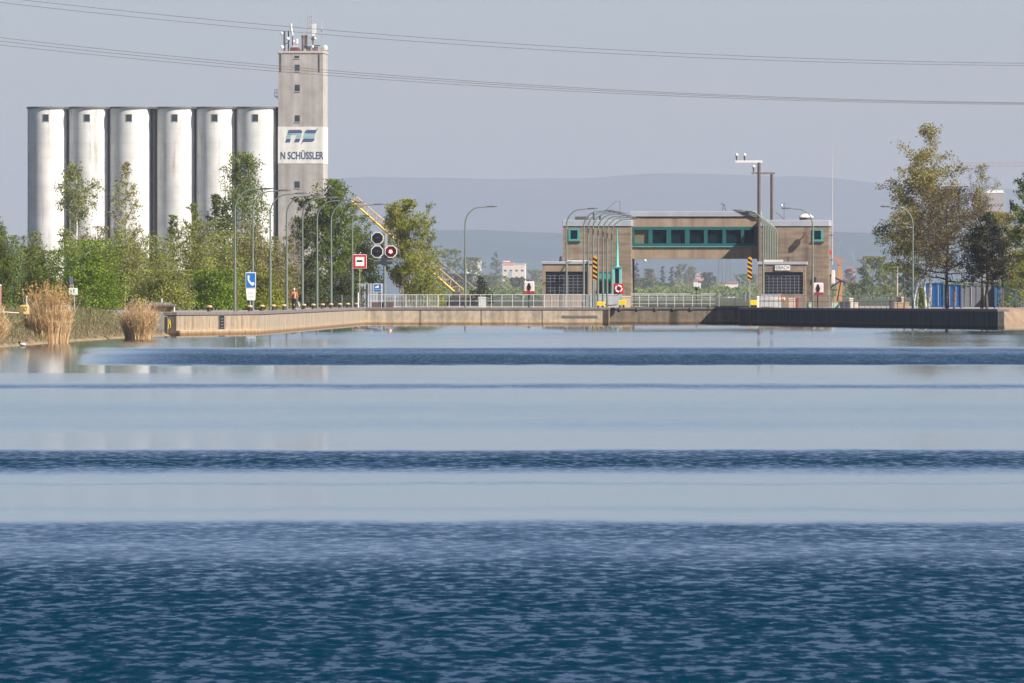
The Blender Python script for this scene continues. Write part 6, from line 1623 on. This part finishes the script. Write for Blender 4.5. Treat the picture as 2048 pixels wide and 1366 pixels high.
# faint tower crane, top right
Y = 9000.0; kk = Y/FPX
fp = surf('faint_crane_red', (.34, .24, .24), .7)
t = thing('tower_crane', 'faint far tower crane jib above the right trees', 'crane', (px_x(2075, Y), Y, QZ))
zj = px_z(332, Y) - QZ; m = MB()
w = .9
for sy in (-1, 1):
    for sx in (-1, 1): m.tube([(sx*w, sy*w, 0), (sx*w, sy*w, zj)], .25, 4)
for i in range(30): z0, z1 = zj*i/30, zj*(i + 1)/30; m.tube([(-w if i % 2 else w, -w, z0), (w if i % 2 else -w, -w, z1)], .15, 4)
m.build('tower_lattice', fp, t)
m = MB(); xj = (1915 - 2075)*kk
m.tube([(xj, 0, zj + 2.6), (60*kk, 0, zj + 2.6)], .16, 5).tube([(xj, -1, zj), (60*kk, -1, zj)], .16, 5).tube([(xj, 1, zj), (60*kk, 1, zj)], .16, 5)
for i in range(44): x0, x1 = xj + (-xj)*i/44, xj + (-xj)*(i + 1)/44; m.tube([(x0, -1 if i % 2 else 0, zj if i % 2 else zj + 2.6), (x1, 0 if i % 2 else -1, zj + 2.6 if i % 2 else zj)], .10, 4)
m.build('jib', fp, t)
MB().box(40*kk, 60*kk, -2, 2, zj - 4, zj).build('counterweight', surf('counter_grey', (.3, .3, .3), .8), t)
# ------------------------------------------------------------------ far buildings
def block(name, label, cat, px0, px1, top, Y, wall, roof, rows, cols, extra=None, roof_h=None):
    k = Y/FPX; w = (px1 - px0)*k; h = px_z(top, Y) - QZ
    t = thing(name, label, cat, (px_x(px0, Y), Y, QZ), -.06)
    MB().box(0, w, 0, w*.8, 0, h).build('wall', wall, t)
    if roof_h: MB().prism([(-.4, h), (w + .4, h), (w*.78, h + roof_h), (w*.22, h + roof_h)], -.4, w*.8 + .4).build('roof', roof, t)
    else: MB().bbox(-.25, w + .25, -.25, w*.8 + .25, h, h + .6, .1).build('roof', roof, t)
    for r in range(rows):
        for c in range(cols):
            x = w*(c + .5)/cols; z = h*(.30 + .62*(r + .5)/rows)
            MB().box(x - w/cols*.22, x + w/cols*.22, -.06, .1, z - .7, z + .7).build('window', pane_m, t)
    if extra: extra(t, w, h, k)
    return t
cream = surf('far_cream_wall', (.80, .70, .60), .8, .06)
def ex(t, w, h, k):
    MB().bbox(w*.04, w*.50, -.15, w*.4, h - .4, h + 1.9, .1).build('red_band', surf('far_red_band', (.62, .13, .18), .7), t)
    MB().bbox(w*.02, w*.28, .5, w*.5, h + 1.9, h + 2.9, .1).build('roof_box', cream, t)
    MB().box(w*.26, w*.42, -.12, .1, h*.3, h*.80).build('stair_glass', surf('stair_grey', (.45, .48, .52), .5), t)
block('apartment_block', 'distant cream white building with a red roof band right of the poplar', 'building', 1005, 1050, 529, 9000, cream, cream, 3, 4, ex)
block('apartment_block', 'far white flat-roofed block seen through the right trees', 'building', 1970, 2008, 386, 9500, surf('far_pink_wall', (.40, .34, .33), .8), surf('far_white_roof', (.85, .80, .74), .7), 9, 5, lambda t, w, h, k: MB().bbox(w*.1, w*.95, .5, w*.6, h + .6, h + 2.6, .1).build('penthouse', surf('far_white_roof', (.85, .80, .74), .7), t))
wh = surf('far_white_house', (.85, .80, .76), .8); rr = surf('far_red_roof', (.50, .22, .17), .8); pkw = surf('far_pink_house', (.66, .45, .40), .8)
block('distant_house', 'small white house left of the poplar, beside a round white tank', 'house', 941, 962, 524, 11000, wh, wh, 1, 3)
block('distant_house', 'small pink house with a red roof, left in the portal opening', 'house', 1291, 1307, 549, 9600, pkw, rr, 1, 2, None, 2.0)
block('distant_house', 'larger pink house with a broad pale red roof, right in the portal opening', 'house', 1391, 1412, 552, 9700, pkw, surf('far_pale_roof', (.58, .38, .35), .8), 1, 3, None, 2.6)
block('distant_house', 'low house with an orange-red roof left of the dark round tree', 'house', 1387, 1401, 562, 8000, wh, rr, 1, 2, None, 1.2)
block('distant_house', 'low house with red roof at the right of the pylons in the portal', 'house', 1450, 1475, 567, 8100, wh, rr, 1, 3, None, 1.3)
t = thing('water_tank', 'round white tank on the distant skyline left of the poplar', 'tank', (px_x(933.5, 11000), 11000, QZ))
MB().lathe([(1.6, 0), (1.6, px_z(526, 11000) - QZ)], (0, 0, 0), 10).build('shaft', wh, t); MB().ball((0, 0, px_z(522.5, 11000) - QZ), 2.4, 10).build('bulb', wh, t)
# pylons behind the portal
for px, lab in ((1441, 'left one of two faint lattice pylons in the portal opening'), (1456.5, 'right one of two faint lattice pylons in the portal opening')):
    Y = 9800; t = thing('power_pylon', lab, 'pylon', (px_x(px, Y), Y, QZ), 0, 'pylons behind the portal')
    H = 60; m = MB()
    def leg(z): return 2.6*(1 - .78*z/H)
    for sx in (-1, 1):
        for sy in (-1, 1): m.tube([(sx*leg(0), sy*leg(0), 0), (sx*leg(H), sy*leg(H), H)], .2, 4)
    for i in range(12):
        z0, z1 = H*i/12, H*(i + 1)/12
        m.tube([(-leg(z0), -leg(z0), z0), (leg(z1), -leg(z1), z1)], .12, 4).tube([(leg(z0), -leg(z0), z0), (-leg(z1), -leg(z1), z1)], .12, 4)
    m.build('lattice', surf('pylon_grey', (.14, .14, .16), .6), t)
    MB().tube([(-5, 0, H*.9), (5, 0, H*.9)], .12, 4).build('crossarm', surf('pylon_grey', (.14, .14, .16), .6), t)
t = thing('hanging_lamp', 'small pale green lamp hanging below the left end of the bridge', 'lamp', (px_x(1290, 1241), 1241, 0))
ztop = zb + QZ if False else gz(517.5, 1390, BV) + QZ
MB().tube([(0, 0, ztop), (0, 0, ztop - .1)], .04, 6).build('stem', drip_m, t); MB().ball((0, 0, ztop - .22), .17, 10).build('globe', surf('globe_mint', (.62, .78, .68), .4), t)
